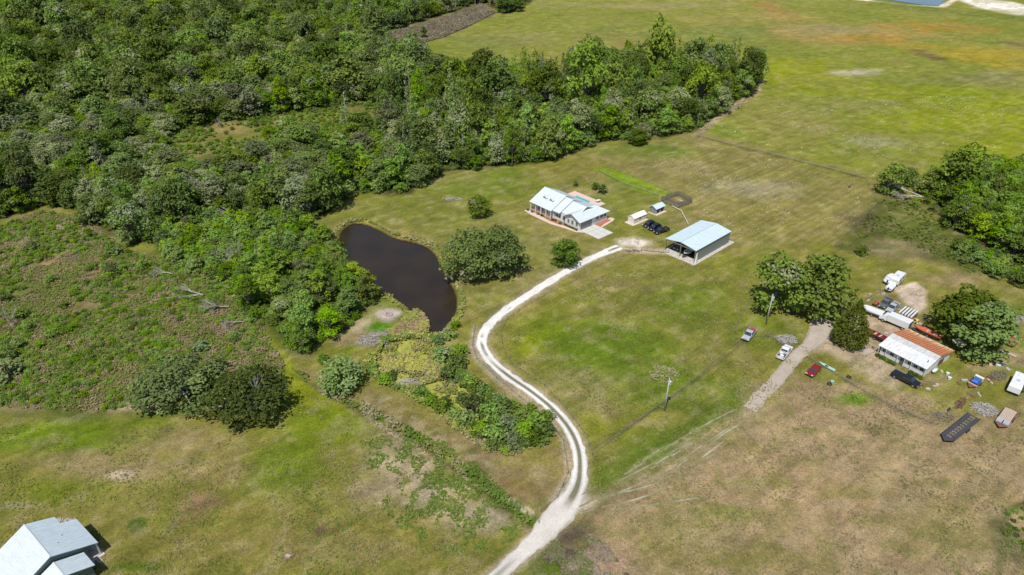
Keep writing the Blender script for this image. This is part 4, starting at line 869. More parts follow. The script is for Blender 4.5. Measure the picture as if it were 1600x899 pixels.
# grass, reeds and dry stems: one mesh each
def tufts(name, poly, n, size, cols, label, cat, tall=1.0, gate=None, thr=.5, z=0.0, blades=3, gs=8, clear=()):
    x0, y0 = poly.min(0); x1, y1 = poly.max(0); X = rng.uniform(x0, x1, n); Y = rng.uniform(y0, y1, n); k = poly_sd(X, Y, poly) < 0
    if gate is not None: k &= fbm(X, Y, gs, gate, 3) > thr
    for c in clear: k &= poly_sd(X, Y, c) > .3
    k &= line_d(X, Y, DRIVE) > 2.8
    X, Y = X[k], Y[k]; m_ = len(X); X = np.repeat(X, blades); Y = np.repeat(Y, blades); a = rng.uniform(0, 2 * pi, m_ * blades)
    m2 = m_ * blades; s = size * rng.uniform(.5, 1.4, m2); X = X + rng.normal(size=m2) * size * .45; Y = Y + rng.normal(size=m2) * size * .45
    cen = np.stack([X, Y, z + .03 + size * tall * rng.uniform(.1, .9, m2)], 1)
    nn_ = rng.normal(size=(m2, 3)) * .42; nn_[:, 2] = 1; nn_[:, 1] -= .25; nn_ /= np.linalg.norm(nn_, axis=1)[:, None]
    V, F = leaves(cen, nn_, s * .8, 1.5)
    ci = (fbm(X[::blades], Y[::blades], 5.0, 77, 3) * 2.4 - .7 + rng.normal(size=m_) * .13) * len(cols); cs = np.array(cols)[np.clip(ci, 0, len(cols) - 1).astype(int)] * rng.uniform(.75, 1.25, m_)[:, None]; col = np.repeat(np.repeat(cs, blades, 0), 4, 0)
    o = link(name, np_mesh(name, V, F, M['tuft'], col=col)); tag(o, label, cat, kind='stuff')
    return o
G3 = [(.10, .15, .022), (.13, .155, .03), (.17, .16, .05)]
tufts('dry_marsh_grass', MARSHL, 90000, .30, [(.22, .165, .10), (.17, .13, .07), (.15, .145, .045), (.12, .155, .03), (.10, .15, .026), (.13, .18, .03), (.16, .14, .05), (.24, .18, .12)], 'tangle of dry brown and green marsh grass left of the thicket', 'grass', 1.5, gate=60, thr=.30)
tufts('weeds', PP([(560, 690), (640, 670), (720, 700), (830, 810), (770, 880), (650, 860), (590, 780)]), 9000, .32, [(.085, .13, .02), (.12, .15, .03)], 'scattered green weeds on the bare soil below the ditch', 'weeds', .6, gate=61, thr=.5, gs=2.2)
tufts('meadow_grass', PP([(780, 520), (960, 420), (1150, 400), (1290, 580), (1180, 640), (930, 800), (900, 680), (800, 590)]), 15000, .22, G3 + [(.18, .165, .07)], 'grass tufts across the field right of the driveway', 'grass', .7, gate=62, thr=.5, gs=6)
tufts('dry_grass', PP([(930, 810), (1180, 650), (1250, 600), (1640, 650), (1700, 930), (900, 930)]), 16000, .22, [(.19, .155, .085), (.135, .135, .045), (.22, .185, .11)], 'dry grass tufts across the lower right field', 'grass', .6, gate=63, thr=.5, gs=6)
tufts('lawn_grass', PP([(-60, 665), (440, 670), (480, 600), (620, 680), (780, 880), (740, 930), (-100, 930)]), 14000, .22, G3 + [(.19, .165, .08)], 'grass tufts across the lower left lawn', 'grass', .6, gate=64, thr=.5, gs=6)
tufts('pasture_weeds', PP([(960, 290), (1085, 216), (1350, 285), (1340, 350), (1180, 395), (1100, 330)]), 9000, .26, [(.44, .42, .33), (.2, .19, .08), (.40, .37, .27)], 'pale weeds across the pasture behind the barn', 'weeds', .5, gate=65, thr=.53, gs=12, blades=1)
tufts('meadow_flowers', PP([(1090, 205), (1190, 150), (1560, 150), (1600, 230), (1360, 275)]), 9000, .30, [(.55, .55, .46), (.30, .30, .16), (.50, .50, .42)], 'pale seed heads scattered over the far meadow', 'weeds', .5, gate=66, thr=.55, gs=14, blades=1)
BANK = grow(POND, 1.6)
def ring(name, inner, outer_d, n, **k):
    o_ = grow(inner, outer_d); return tufts(name, o_, n, clear=(grow(inner, -.6),), **k)
ring('pond_bank_grass', POND, 1.8, 30000, size=.5, gate=83, thr=.40, gs=5, cols=[(.20, .20, .05), (.14, .17, .035), (.23, .21, .08)], label='yellowish bank grass ringing the pond', cat='grass', tall=1.1)
tufts('reeds', PP([(636, 492), (652, 484), (668, 500), (670, 512), (650, 523), (610, 527), (605, 518), (625, 508)]), 5200, .5, [(.26, .235, .07), (.22, .15, .09), (.20, .22, .05)], 'yellow reeds on the point of the pond bank', 'reeds', 1.9, z=-.3)
tufts('reeds', PP([(592, 560), (610, 548), (650, 555), (690, 560), (700, 590), (660, 600), (640, 612), (600, 592)]), 5200, .5, [(.22, .22, .05), (.14, .18, .035), (.24, .20, .10), (.28, .27, .06)], 'tan and green reeds standing in the duckweed swamp', 'reeds', 2.2, z=-.5, gate=67, thr=.46, gs=5)
tufts('reeds', PP([(690, 640), (735, 668), (790, 710), (800, 702), (850, 700), (860, 690), (800, 712), (760, 706), (700, 662)]), 3000, .5, [(.19, .20, .05), (.22, .18, .1)], 'tall grass along the lower rim of the bush clump', 'reeds', 1.4)
ring('swamp_rim_growth', MARSH, 2.2, 16000, size=.5, cols=[(.21, .23, .04), (.15, .20, .035), (.27, .26, .07), (.11, .17, .03)], label='yellow green growth ringing the duckweed swamp', cat='grass', tall=1.6, gate=84, thr=.36, gs=5)
tufts('swamp_grass', grow(MARSH, -1), 9000, .45, [(.16, .17, .04), (.26, .25, .05), (.22, .18, .10), (.11, .15, .03)], 'loose green and yellow plants growing through the duckweed', 'grass', 1.5, z=-.5, gate=85, thr=.52, gs=4)
tufts('ditch_grass', PP([(455, 575), (500, 592), (560, 622), (680, 690), (740, 735), (840, 805), (830, 815), (740, 755), (650, 700), (560, 645), (490, 610)]), 14000, .30, [(.085, .14, .02), (.17, .15, .06), (.24, .20, .13)], 'rank grass along the drainage ditch', 'grass', .7, gate=68, thr=.42, gs=6)
tufts('field_edge_grass', PP([(1088, 207), (1120, 184), (1155, 160), (1186, 132), (1192, 134), (1160, 166), (1120, 192), (1092, 214)]), 4000, .6, [(.28, .23, .15), (.2, .17, .1)], 'tan grass along the tip of the woods', 'grass', .8)

tufts('brown_brush', STRIPB, 50000, .75, [(.15, .12, .09), (.19, .155, .115), (.12, .12, .05), (.13, .10, .075)], 'grey brown brush in the bare strip beside the far meadow', 'scrub', 1.4)
tufts('verge_brush', PP([(842, 868), (872, 836), (905, 828), (945, 852), (985, 905), (900, 910)]), 12000, .34, [(.07, .06, .04), (.13, .11, .07), (.09, .12, .03), (.19, .15, .11)], 'dark dead brush and weeds at the roadside below the junction', 'brush', 1.1, gate=86, thr=.44, gs=5)
und(PP([(1562, 800), (1620, 770), (1640, 920), (1566, 920)]), 1.4, ('shrub', 'dark_shrub'), .15, .45, 'corner_scrub', 'low scrub in the lower right corner of the field', 'scrub', gate=99, hs=.7, thr=.42)
for a, b, s_ in ((14, 560, .75), (30, 545, .6), (8, 470, .6), (45, 515, .5), (140, 372, .7), (175, 398, .7), (225, 420, .6)):
    x_, y_ = at(a, b); plant('thicket_tree', x_, y_, s_, 'small light green tree standing in the marsh left of the thicket', 'tree', 'small trees standing in the marsh')
# ------------------------------------------------------------------ buildings
def frame(ob, origin, ang): ob.location = (origin[0], origin[1], 0); ob.rotation_euler = (0, 0, radians(ang))
def seams(mb, e0, e1, r0, r1, step, hgt=.05, wid=.05):
    """standing seams running from eave line e0-e1 up to ridge line r0-r1"""
    e0, e1, r0, r1 = [np.array(q, float) for q in (e0, e1, r0, r1)]; L = np.linalg.norm(e1 - e0); n = max(2, int(L / step))
    d = (e1 - e0) / L
    for k in range(1, n):
        t = k / n; a = e0 + (e1 - e0) * t; b = r0 + (r1 - r0) * t; w_ = d * wid / 2; u = np.array((0, 0, hgt))
        z1 = np.array((0, 0, .004))
        mb.hexa([a - w_ + z1, a + w_ + z1, b + w_ + z1, b - w_ + z1], [a - w_ + u, a + w_ + u, b + w_ + u, b - w_ + u])
def window(parent, wall, c, w_, h_, z, depth=.05, name='window'):
    """wall 'u-' etc: plane at constant local x or y; c position along the wall"""
    ax, val, sgn = wall
    fr = MB(); gl = MB(); t = .09
    def bx(mb, a0, a1, z0, z1, d0, d1):
        d0, d1 = sorted((val + sgn * d0, val + sgn * d1))
        if ax == 'x': mb.box(d0, d1, a0, a1, z0, z1)
        else: mb.box(a0, a1, d0, d1, z0, z1)
    for a0, a1, z0, z1 in ((c - w_ / 2 - t, c - w_ / 2, z - t, z + h_ + t), (c + w_ / 2, c + w_ / 2 + t, z - t, z + h_ + t), (c - w_ / 2, c + w_ / 2, z - t, z), (c - w_ / 2, c + w_ / 2, z + h_, z + h_ + t), (c - .03, c + .03, z, z + h_)):
        bx(fr, a0, a1, z0, z1, .003, depth)
    o = fr.build(name, M['white_paint'], parent); bx(gl, c - w_ / 2, c + w_ / 2, z, z + h_, .004, .02); gl.build('pane', M['glass'], o); return o

# --- white farmhouse
FH = empty('farmhouse', (21.63, 196.19), radians(41), 'white farmhouse with pale metal roof, dormers and a pool behind it', 'house')
wl = MB()
wl.box(.5, 12.6, 12.4, 22.4, 0, 3.0); wl.box(.9, 12.6, 4.0, 12.397, 0, 2.98); wl.box(.5, 13.4, .5, 7.2, 0, 2.96)
wl.add([(.5, .5, 2.963), (.5, 7.2, 2.963), (.5, 3.85, 4.55), (.62, .5, 2.963), (.62, 7.2, 2.963), (.62, 3.85, 4.55)], [(0, 1, 2), (5, 4, 3), (0, 2, 5, 3), (1, 4, 5, 2)])
for v0, zr in ((22.3, 6.2),): wl.add([(.5, v0, 3.003), (12.6, v0, 3.003), (6.3, v0, zr), (.5, v0 + .1, 3.003), (12.6, v0 + .1, 3.003), (6.3, v0 + .1, zr)], [(0, 1, 2), (5, 4, 3), (0, 3, 4, 1), (1, 4, 5, 2), (2, 5, 3, 0)])
wl.build('wall', M['white_wall'], FH)
rf = MB(); sm_ = MB(); T = .14
def roofseg(v0, v1, ue, ze, ur, zr, ub, zb):
    rf.slab([(ue, v0, ze), (ue, v1, ze), (ur, v1, zr), (ur, v0, zr)], T); rf.slab([(ur, v0, zr), (ur, v1, zr), (ub, v1, zb), (ub, v0, zb)], T, 1)
    seams(sm_, (ue, v0, ze), (ue, v1, ze), (ur, v0, zr), (ur, v1, zr), .9); seams(sm_, (ub, v0, zb), (ub, v1, zb), (ur, v0, zr), (ur, v1, zr), .9)
roofseg(12.45, 22.9, -1.0, 3.15, 6.1, 6.55, 13.4, 3.15)
roofseg(9.3, 12.447, -.2, 3.2, 6.1, 6.15, 13.4, 3.1)
roofseg(3.0, 9.297, .9, 3.25, 6.1, 5.75, 13.3, 3.1)
# garage wing, ridge along local x, hip at the far end
rf.slab([(-.3, -.1, 3.05), (14.0, -.1, 3.05), (10.6, 3.85, 4.95), (-.3, 3.85, 4.95)], T); rf.slab([(-.3, 3.85, 4.95), (10.6, 3.85, 4.95), (14.0, 7.8, 3.05), (-.3, 7.8, 3.05)], T, 1); rf.slab([(14.0, -.1, 3.05), (14.0, 7.8, 3.05), (10.6, 3.85, 4.95)], T, 1)
seams(sm_, (-.3, -.1, 3.05), (10.6, -.1, 3.05), (-.3, 3.85, 4.95), (10.6, 3.85, 4.95), .9)
# dormers
RF = rf.build('roof', [M['white_metal'], M['shaded_metal']], FH); sm_.build('seam', M['seam'], RF)
rc = MB(); rc.box(6.0, 6.2, 12.5, 22.85, 6.53, 6.62); rc.box(6.0, 6.2, 9.35, 12.4, 6.13, 6.22); rc.box(6.0, 6.2, 4.2, 9.25, 5.73, 5.82); rc.box(-.25, 10.5, 3.77, 3.93, 4.93, 5.01)
for v_, za, zb_ in ((12.44, 3.2, 6.6), (9.29, 3.28, 6.2)): rc.hexa([(-.9 if v_ > 10 else 0, v_ - .1, za - .25), (-.9 if v_ > 10 else 0, v_ + .02, za - .25), (6.1, v_ + .02, zb_ - .35), (6.1, v_ - .1, zb_ - .35)], [(-.9 if v_ > 10 else 0, v_ - .1, za), (-.9 if v_ > 10 else 0, v_ + .02, za), (6.1, v_ + .02, zb_), (6.1, v_ - .1, zb_)])
rc.build('ridge_cap', M['ridge_cap'], FH)
for vc in (15.6, 18.6):
    d = MB(); d.box(2.2, 4.6, vc - .7, vc + .7, 4.2, 5.15); d.slab([(1.9, vc - .95, 5.1), (5.3, vc - .95, 5.1), (5.3, vc, 5.85), (1.9, vc, 5.85)], .1, 1); d.slab([(1.9, vc, 5.852), (5.3, vc, 5.852), (5.3, vc + .95, 5.102), (1.9, vc + .95, 5.102)], .1, 1)
    d.add([(2.2, vc - .7, 5.15), (2.2, vc + .7, 5.15), (2.2, vc, 5.7), (2.3, vc - .7, 5.15), (2.3, vc + .7, 5.15), (2.3, vc, 5.7)], [(0, 2, 1), (3, 4, 5), (0, 1, 4, 3), (1, 2, 5, 4), (2, 0, 3, 5)])
    o = d.build('dormer', [M['white_wall'], M['white_metal']], FH); window(o, ('x', 2.2, -1), vc, .7, .6, 4.5)
for v_, w_ in ((21.2, .9), (19.6, .9), (17.8, .9), (15.8, .9), (14.0, .9)): window(FH, ('x', .5, -1), v_, w_, 1.4, .9)
for v_ in (11.3, 10.0, 8.2): window(FH, ('x', .9, -1), v_, .8, 1.3, 1.0)
for v_ in (1.9, 5.6): window(FH, ('x', .5, -1), v_, .8, 1.3, 1.0)
window(FH, ('x', .5, -1), 3.8, .9, 1.4, 1.0)
for u_ in (8.6, 10.6, 12.2): window(FH, ('y', .5, -1), u_, 1.2, 1.0, 1.5)
g = MB(); g.box(1.0, 6.0, .42, .497, .05, 2.35); g.build('garage_door', M['garage'], FH)
for v_ in (22.4, 19.9, 17.4, 14.9, 12.7):
    p = MB(); p.box(-.85, -.65, v_ - .1, v_ + .1, 0, 3.05); p.build('porch_post', M['white_paint'], FH)
p = MB(); p.box(-.7, .497, 12.6, 22.4, .0, .16); p.box(-.9, .3, 7.3, 12.597, .0, .09); p.build('porch_floor', M['brick'], FH)
ar = MB(); ar.box(-.78, -.72, 12.8, 22.3, .75, .82); ar.box(-.78, -.72, 12.8, 22.3, .3, .34); ar.build('porch_railing', M['white_paint'], FH)
d = MB(); d.box(.85, .897, 6.9, 7.9, .05, 2.15); d.build('front_door', M['garage'], FH)
def padpoly(name, pts, z, mat, parent=None, label=None, cat=None, t=.12):
    mb = MB(); mb.slab([(a, b, z) for a, b in pts], t); o = mb.build(name, M[mat], parent); 
    if label: tag(o, label, cat)
    return o
def house_pad(name, pts, z, mat, label=None, cat=None, kind=None):
    o = padpoly(name, pts, z, mat); frame(o, (21.63, 196.19), 41); tag(o, label, cat, kind=kind); return o
house_pad('driveway_slab', [(.6, -7.6), (7.4, -7.6), (7.4, .4), (.6, .4)], .06, 'concrete', kind='structure')
js = MB()
for k in (-5.0, -2.4): js.box(.6, 7.4, k - .06, k + .06, .055, .066)
for k in (2.9, 5.2): js.box(k - .06, k + .06, -7.6, .3, .055, .0665)
o = js.build('slab_joints', surf('joint', (.30, .29, .27), .9)); frame(o, (21.63, 196.19), 41); tag(o, kind='structure')
house_pad('brick_terrace', [(7.6, -1.6), (13.8, -1.0), (13.8, .4), (7.6, .4)], .05, 'brick', kind='structure')
house_pad('front_walk', [(-.2, -.6), (.5, -1.4), (.5, .5), (.49, 1), (-.6, 3), (-.7, 6), (-1.6, 8.5), (-1.9, 12), (-1.5, 16), (-1.3, 20), (-.9, 23.2), (-2.6, 23.6), (-3.2, 20), (-3.3, 14), (-3.2, 10), (-2.2, 6), (-1.6, 3), (-1.2, .5)], .045, 'pink_conc', kind='structure')
house_pad('garden_bed', [(-.6, 1.0), (.45, .9), (.45, 7.2), (-.9, 12), (-1.85, 12), (-1.6, 8.6), (-.65, 6)], .03, 'brick', kind='structure')
house_pad('side_walk', [(13.8, -1.8), (15.6, -1.0), (15.0, 2.5), (13.6, 2.5), (13.7, -.4), (7.6, -2.0), (7.6, -2.6)], .04, 'pink_conc', kind='structure')
# pool deck with pool
PD = MB(); ps = (15.6, 19.9, 13.6, 20.6)
for a in ((13.4, ps[0], 9.2, 24.0), (ps[1], 22.3, 9.2, 24.0), (ps[0], ps[1], 9.2, ps[2]), (ps[0], ps[1], ps[3], 24.0)): PD.box(a[0], a[1], a[2], a[3], -.1, .10)
o = PD.build('pool_deck', M['pink_conc']); frame(o, (21.63, 196.19), 41); tag(o, kind='structure')
PL = empty('swimming_pool', (21.63, 196.19), radians(41), 'turquoise swimming pool in the pink deck behind the farmhouse', 'pool')
k = MB(); k.box(ps[0] + .12, ps[1] - .12, ps[2] + .12, ps[3] - .12, -.05, .04); k.build('water', M['pool_water'], PL)
k = MB()
for a in ((ps[0], ps[0] + .117, ps[2], ps[3]), (ps[1] - .117, ps[1], ps[2], ps[3]), (ps[0] + .12, ps[1] - .12, ps[2], ps[2] + .117), (ps[0] + .12, ps[1] - .12, ps[3] - .117, ps[3])): k.box(a[0], a[1], a[2], a[3], -.05, .14)
k.build('coping', M['concrete'], PL)
# hedge plants in front of the house
def hl(u, v, org=(21.63, 196.19), ang=41):
    c_, s_ = cos(radians(ang)), sin(radians(ang)); return org[0] + u * c_ - v * s_, org[1] + u * s_ + v * c_
for i in range(7):
    X_, Y_ = hl(-.25, 1.2 + i * .85); plant('dark_shrub', X_, Y_, .38, 'clipped dark bush in the row below the garage gable', 'bush', 'bushes below the garage gable', name='bush', hs=.8)
for u_, v_ in ((-1.7, 22.8), (-1.5, 20.8), (-1.3, 18.2), (-1.2, 16.5), (-.6, 10.6), (-.9, 11.6)):
    X_, Y_ = hl(u_, v_); plant('dark_shrub', X_, Y_, .42, 'round dark bush along the farmhouse front porch', 'bush', 'bushes along the front porch', name='bush', hs=.8)
X_, Y_ = hl(-.8, 8.0); plant('shrub', X_, Y_, .5, 'light green palm like plant at the farmhouse front door', 'plant', name='garden_plant')
# patio things behind the house
o = MB(); o.box(-.9, .9, -.6, .6, .68, .74); o = o.build('table_top', M['white_paint']); 
PT = empty('patio_table', (*hl(21.3, 11.8), .1), radians(41), 'small white patio table at the right end of the pool deck', 'table'); o.parent = PT
k = MB(); [k.box(a - .04, a + .04, b - .04, b + .04, 0, .68) for a in (-.8, .8) for b in (-.5, .5)]; k.build('leg', M['white_paint'], PT)

# --- pole barn
BO = (53.57, 175.69); BN = empty('pole_barn', BO, radians(43), 'large open fronted pole barn with pale blue metal roof', 'barn')
k = MB(); k.slab([(-.2, -.2, 4.0), (18.7, -.2, 4.0), (18.7, 5.25, 4.85), (-.2, 5.25, 4.85)], .12, 0); k.slab([(-.2, 5.25, 4.85), (18.7, 5.25, 4.85), (18.7, 10.7, 4.0), (-.2, 10.7, 4.0)], .12, 1); R_ = k.build('roof', [M['barn_roof'], M['barn_roof']], BN)
k = MB(); seams(k, (-.2, -.2, 4.0), (18.7, -.2, 4.0), (-.2, 5.25, 4.85), (18.7, 5.25, 4.85), 1.0, .04, .04); seams(k, (-.2, 10.7, 4.0), (18.7, 10.7, 4.0), (-.2, 5.25, 4.85), (18.7, 5.25, 4.85), 1.0, .04, .04); k.build('seam', surf('barn_seam', (.48, .60, .66), .5), R_)
k = MB(); k.box(-.2, 18.7, 5.13, 5.37, 4.80, 4.90); k.build('ridge_cap', surf('barn_ridge', (.36, .44, .48), .5), R_)
k = MB(); k.box(.35, 18.4, 0, .1, .0, 3.85); k.box(18.3, 18.4, .103, 10.497, 0, 3.85); k.box(6, 18.4, 10.5, 10.6, .0, 3.85); k.build('wall', M['grey_wall'], BN)
for v_ in (.1, 5.2, 10.4):
    k = MB(); k.box(-.05, .2, v_ - .12, v_ + .12, 0, 3.86 + (.75 if v_ == 5.2 else 0)); k.build('post', M['wood'], BN)
for u_ in (4.5,):
    k = MB(); k.box(u_ - .1, u_ + .1, 10.3, 10.5, 0, 3.85); k.build('post', M['wood'], BN)
k = MB(); k.hexa([(-.1, 0, 3.6), (.05, 0, 3.6), (.05, 10.5, 3.6), (-.1, 10.5, 3.6)], [(-.1, 0, 3.86), (.05, 0, 3.86), (.05, 10.5, 3.86), (-.1, 10.5, 3.86)]); k.build('header_beam', M['wood'], BN)
k = MB(); k.box(-1.6, 20.2, -1.1, 10.8, -.1, .08); o = k.build('barn_slab', surf('pale_slab', (.42, .39, .34), .9, var=.35, scale=1.5)); frame(o, BO, 43); tag(o, kind='structure')
k = MB(); k.box(1.6, 18.2, .2, 10.3, .083, .1); o = k.build('barn_floor_shade', surf('floor_shade', (.07, .06, .05), .95)); frame(o, BO, 43); tag(o, kind='structure')  # dark sheet painting the interior shade behind the open front
def barn(u, v): return hl(u, v, BO, 43)

# --- sheds
SO = (39.71, 201.14); SH = empty('garden_shed', SO, radians(41), 'cream garden shed with white gable roof beside the black cars', 'shed')
k = MB(); k.box(.15, 6.3, .15, 2.75, 0, 2.0); k.add([(.15, .15, 2.0), (.15, 2.75, 2.0), (.15, 1.45, 2.72), (.25, .15, 2.0), (.25, 2.75, 2.0), (.25, 1.45, 2.72)], [(0, 1, 2), (5, 4, 3)]); k.build('wall', M['cream_wall'], SH)
k = MB(); k.slab([(0, -.02, 2.0), (6.5, -.02, 2.0), (6.5, 1.45, 2.85), (0, 1.45, 2.85)], .1); k.slab([(0, 1.45, 2.852), (6.5, 1.45, 2.852), (6.5, 2.92, 2.002), (0, 2.92, 2.002)], .1); k.build('roof', M['cream_roof'], SH)
k = MB(); k.box(.08, .147, .8, 1.45, .1, 1.85); k.box(.08, .147, 1.48, 2.1, .1, 1.85); k.build('door', M['white_paint'], SH)
window(SH, ('y', .15, -1), 3.2, .9, .7, 1.0); window(SH, ('y', .15, -1), 5.2, .5, .6, 1.0)
k = MB(); k.box(-.9, 6.8, -.5, 3.3, -.1, .05); o = k.build('shed_slab', M['pink_conc']); frame(o, SO, 41); tag(o, kind='structure')
SO2 = (48.6, 209.3); S2 = empty('animal_shelter', SO2, radians(41), 'small open grey shelter with pale metal roof beside the wooden pen', 'shed')
k = MB(); k.slab([(-.8, -.3, 2.0), (4.2, -.3, 2.0), (4.2, 1.4, 2.85), (-.8, 1.4, 2.85)], .08); k.slab([(-.8, 1.4, 2.852), (4.2, 1.4, 2.852), (4.2, 3.0, 2.002), (-.8, 3.0, 2.002)], .08); k.build('roof', M['barn_roof'], S2)
k = MB(); k.box(-.5, 3.9, 2.7, 2.8, 0, 2.0); k.box(-.5, -.4, .0, 2.697, 0, 2.0); k.box(3.8, 3.9, .0, 2.697, 0, 2.0); k.add([(-.5, 0, 2.0), (-.5, 2.8, 2.0), (-.5, 1.4, 2.7), (-.4, 0, 2.0), (-.4, 2.8, 2.0), (-.4, 1.4, 2.7)], [(0, 1, 2), (5, 4, 3)]); k.build('wall', M['grey_wall'], S2)
for u_ in (-.45, 1.7, 3.85): k = MB(); k.box(u_ - .06, u_ + .06, -.1, -.003, 0, 2.0); k.build('post', M['white_paint'], S2)
k = MB(); k.box(-1.0, 4.4, -.9, 3.0, -.1, .05); o = k.build('shelter_slab', M['pink_conc']); frame(o, SO2, 41); tag(o, kind='structure')

# --- fences
def fence(pts, label, step=3.0, h=1.2, rails=0, name='wire_fence', postr=.07, maxn=98, wires=3):
    P_ = [np.array(at(a, b)) for a, b in pts]; segs = []; tot = sum(np.linalg.norm(P_[i + 1] - P_[i]) for i in range(len(P_) - 1)); step = max(step, tot / maxn)
    o = empty(name, P_[0], 0, label, 'fence'); org = P_[0]; pm = MB(); pm.tube((0, 0, -.3), (0, 0, h), postr, postr * .85, 6); base = pm.build('post', M['post'], o); first = True
    wmb = MB(); last = None
    for i in range(len(P_) - 1):
        n = max(1, int(round(np.linalg.norm(P_[i + 1] - P_[i]) / step)))
        for k in range(n + (1 if i == len(P_) - 2 else 0)):
            q = P_[i] + (P_[i + 1] - P_[i]) * k / n - org
            if first: c = base; first = False
            else: c = base.copy(); C.objects.link(c); c.parent = o
            c.location = (q[0], q[1], ru(-.1, .08)); c.rotation_euler = (ru(-.05, .05), ru(-.05, .05), 0)
            if last is not None:
                if rails:
                    for zz in (h * .35, h * .62, h * .9)[:rails]: wmb.tube((last[0], last[1], zz), (q[0], q[1], zz), .06, .06, 4)
                else:
                    for w__ in range(wires): zz = h * (.3 + .6 * w__ / max(1, wires - 1)); wmb.tube((last[0], last[1], zz), (q[0], q[1], zz), .018, .018, 3)
            last = q
    wmb.build('rail' if rails else 'wire', M['post'] if rails else M['wire'], o); return o
fence([(1088, 212), (1140, 226), (1200, 240), (1262, 256), (1352, 279)], 'wooden fence between the far meadow and the pasture', 3.0, 1.3, 2, postr=.10)
fence([(775, 328), (830, 312), (880, 298), (928, 277), (936, 268)], 'wire fence running up behind the farmhouse yard', 2.8, 1.2)
fence([(936, 268), (975, 288), (1028, 306)], 'rail fence along the near side of the bright green strip', 2.6, 1.25, 2, name='rail_fence', postr=.09)
fence([(950, 262), (1000, 280), (1048, 301)], 'post fence along the far side of the bright green strip', 3, 1.2)
fence([(1175, 240), (1150, 262), (1110, 290), (1070, 312)], 'faint fence across the pasture towards the wooden pen', 4, 1.1, postr=.05)
fence([(985, 398), (950, 408), (905, 432), (900, 438), (860, 458), (820, 480), (793, 500), (782, 520), (785, 545), (800, 570), (850, 603), (885, 640), (915, 680), (925, 712)], 'low wire fence following the right side of the white driveway', 2.6, 1.1, postr=.075)
fence([(925, 712), (985, 668), (1048, 622), (1090, 590), (1140, 545), (1160, 530)], 'wire fence crossing the middle field from the driveway bend', 3.4, 1.1, postr=.06)
fence([(742, 510), (738, 540), (745, 562), (775, 590), (812, 622), (855, 655), (880, 690), (888, 740), (872, 778), (845, 800)], 'low fence between driveway and the bush clump', 2.8, 1.0, postr=.055)
fence([(1146, 520), (1168, 512), (1192, 522), (1220, 537), (1236, 548)], 'junk covered fence beside the two parked pickups left of the lane', 2.2, 1.15)
fence([(1266, 562), (1290, 577), (1330, 600), (1370, 622), (1400, 638), (1455, 662), (1480, 648), (1500, 630), (1523, 610)], 'overgrown fence around the mobile home front yard', 2.4, 1.0, postr=.06)
fence([(1146, 520), (1160, 490), (1180, 460)], 'wire fence running from the pickups toward the big oaks', 2.6, 1.1)
fence([(1353, 468), (1375, 458), (1400, 478), (1430, 495)], 'short fence behind the parked junk vehicles', 2.4, 1.0)
fence([(1352, 279), (1372, 318), (1340, 352), (1305, 385)], 'thin fence at the edge of the mown pasture and the scrub', 4, 1.1, postr=.05)
fence([(800, 785), (835, 810), (842, 818)], 'short fence at the lower end of the ditch', 2, 1.0)
fence([(1045, 396), (1020, 394), (1002, 392)], 'dark panel fence between the barn and the driveway end', 1.6, 1.2, 3, name='rail_fence', postr=.08)
# pen: vertical palings
def pen():
    c4 = [hl(8.4, 5.2, (49.04, 210.09)), hl(8.1, -2.1, (49.04, 210.09)), hl(15.5, -2.6, (49.04, 210.09)), hl(17.5, 4.6, (49.04, 210.09))]
    o = empty('wooden_pen', c4[0], 0, 'dark weathered wooden pen behind the small grey shelter', 'pen'); org = np.array(c4[0])
    for i in range(4):
        a = np.array(c4[i]) - org; b = np.array(c4[(i + 1) % 4]) - org; L = np.linalg.norm(b - a); n = int(L / .42); mb = MB()
        for k in range(n):
            q = a + (b - a) * k / n; q2 = a + (b - a) * (k + .45) / n; h_ = ru(1.6, 2.4); d = (b - a) / L; nn = np.array((-d[1], d[0])) * .05
            mb.hexa([(*(q - nn), 0), (*(q2 - nn), 0), (*(q2 + nn), 0), (*(q + nn), 0)], [(*(q - nn), h_), (*(q2 - nn), h_), (*(q2 + nn), h_), (*(q + nn), h_)])
        for zz in (.5, 1.15): mb.tube((*a, zz), (*b, zz), .07, .07, 4)
        mb.build('panel', M['wood'], o)
    mb = MB(); a = np.array(hl(11, 4.9, (49.04, 210.09))) - org; b = np.array(hl(11.4, -2.3, (49.04, 210.09))) - org
    for k in range(16): q = a + (b - a) * k / 16; mb.box(q[0] - .08, q[0] + .08, q[1] - .08, q[1] + .08, 0, ru(1.2, 1.7))
    mb.tube((*a, 1.1), (*b, 1.1), .07, .07, 4); mb.build('panel', M['wood'], o)
pen()
q = MB(); q.box(-1.4, 1.4, -.8, .8, .25, .45); q.box(-1.3, -1.1, -.7, .7, 0, .247); q.box(1.1, 1.3, -.7, .7, 0, .247); q.box(-.9, .1, -.6, .5, .453, .75)
o = q.build('wood_pallet', M['wood_light']); X_, Y_ = hl(12.8, 1.0, (49.04, 210.09)); o.location = (X_, Y_, 0); o.rotation_euler = (0, 0, .5); tag(o, 'pale timber platform inside the wooden pen', 'platform')
q = MB(); q.tube((0, 0, .45), (0, 0, .5), .01, .01, 3); w0 = np.array(at(1050, 324)); w1 = np.array(at(1064, 331)); w2 = np.array(at(1075, 352))
o = MB(); o.tube((*w0, .5), (*w1, .5), .14, .14, 6); o.tube((*w1, .5), (*w2, .5), .14, .14, 6)
for a_ in (w0, (w0 + w1) / 2, w1, (w1 + w2) / 2, w2): o.tube((*a_, 0), (*a_, .45), .07, .07, 5)
tag(o.build('pipe_rail', M['concrete']), 'pale pipe rail running from the pen to the back of the barn', 'rail')

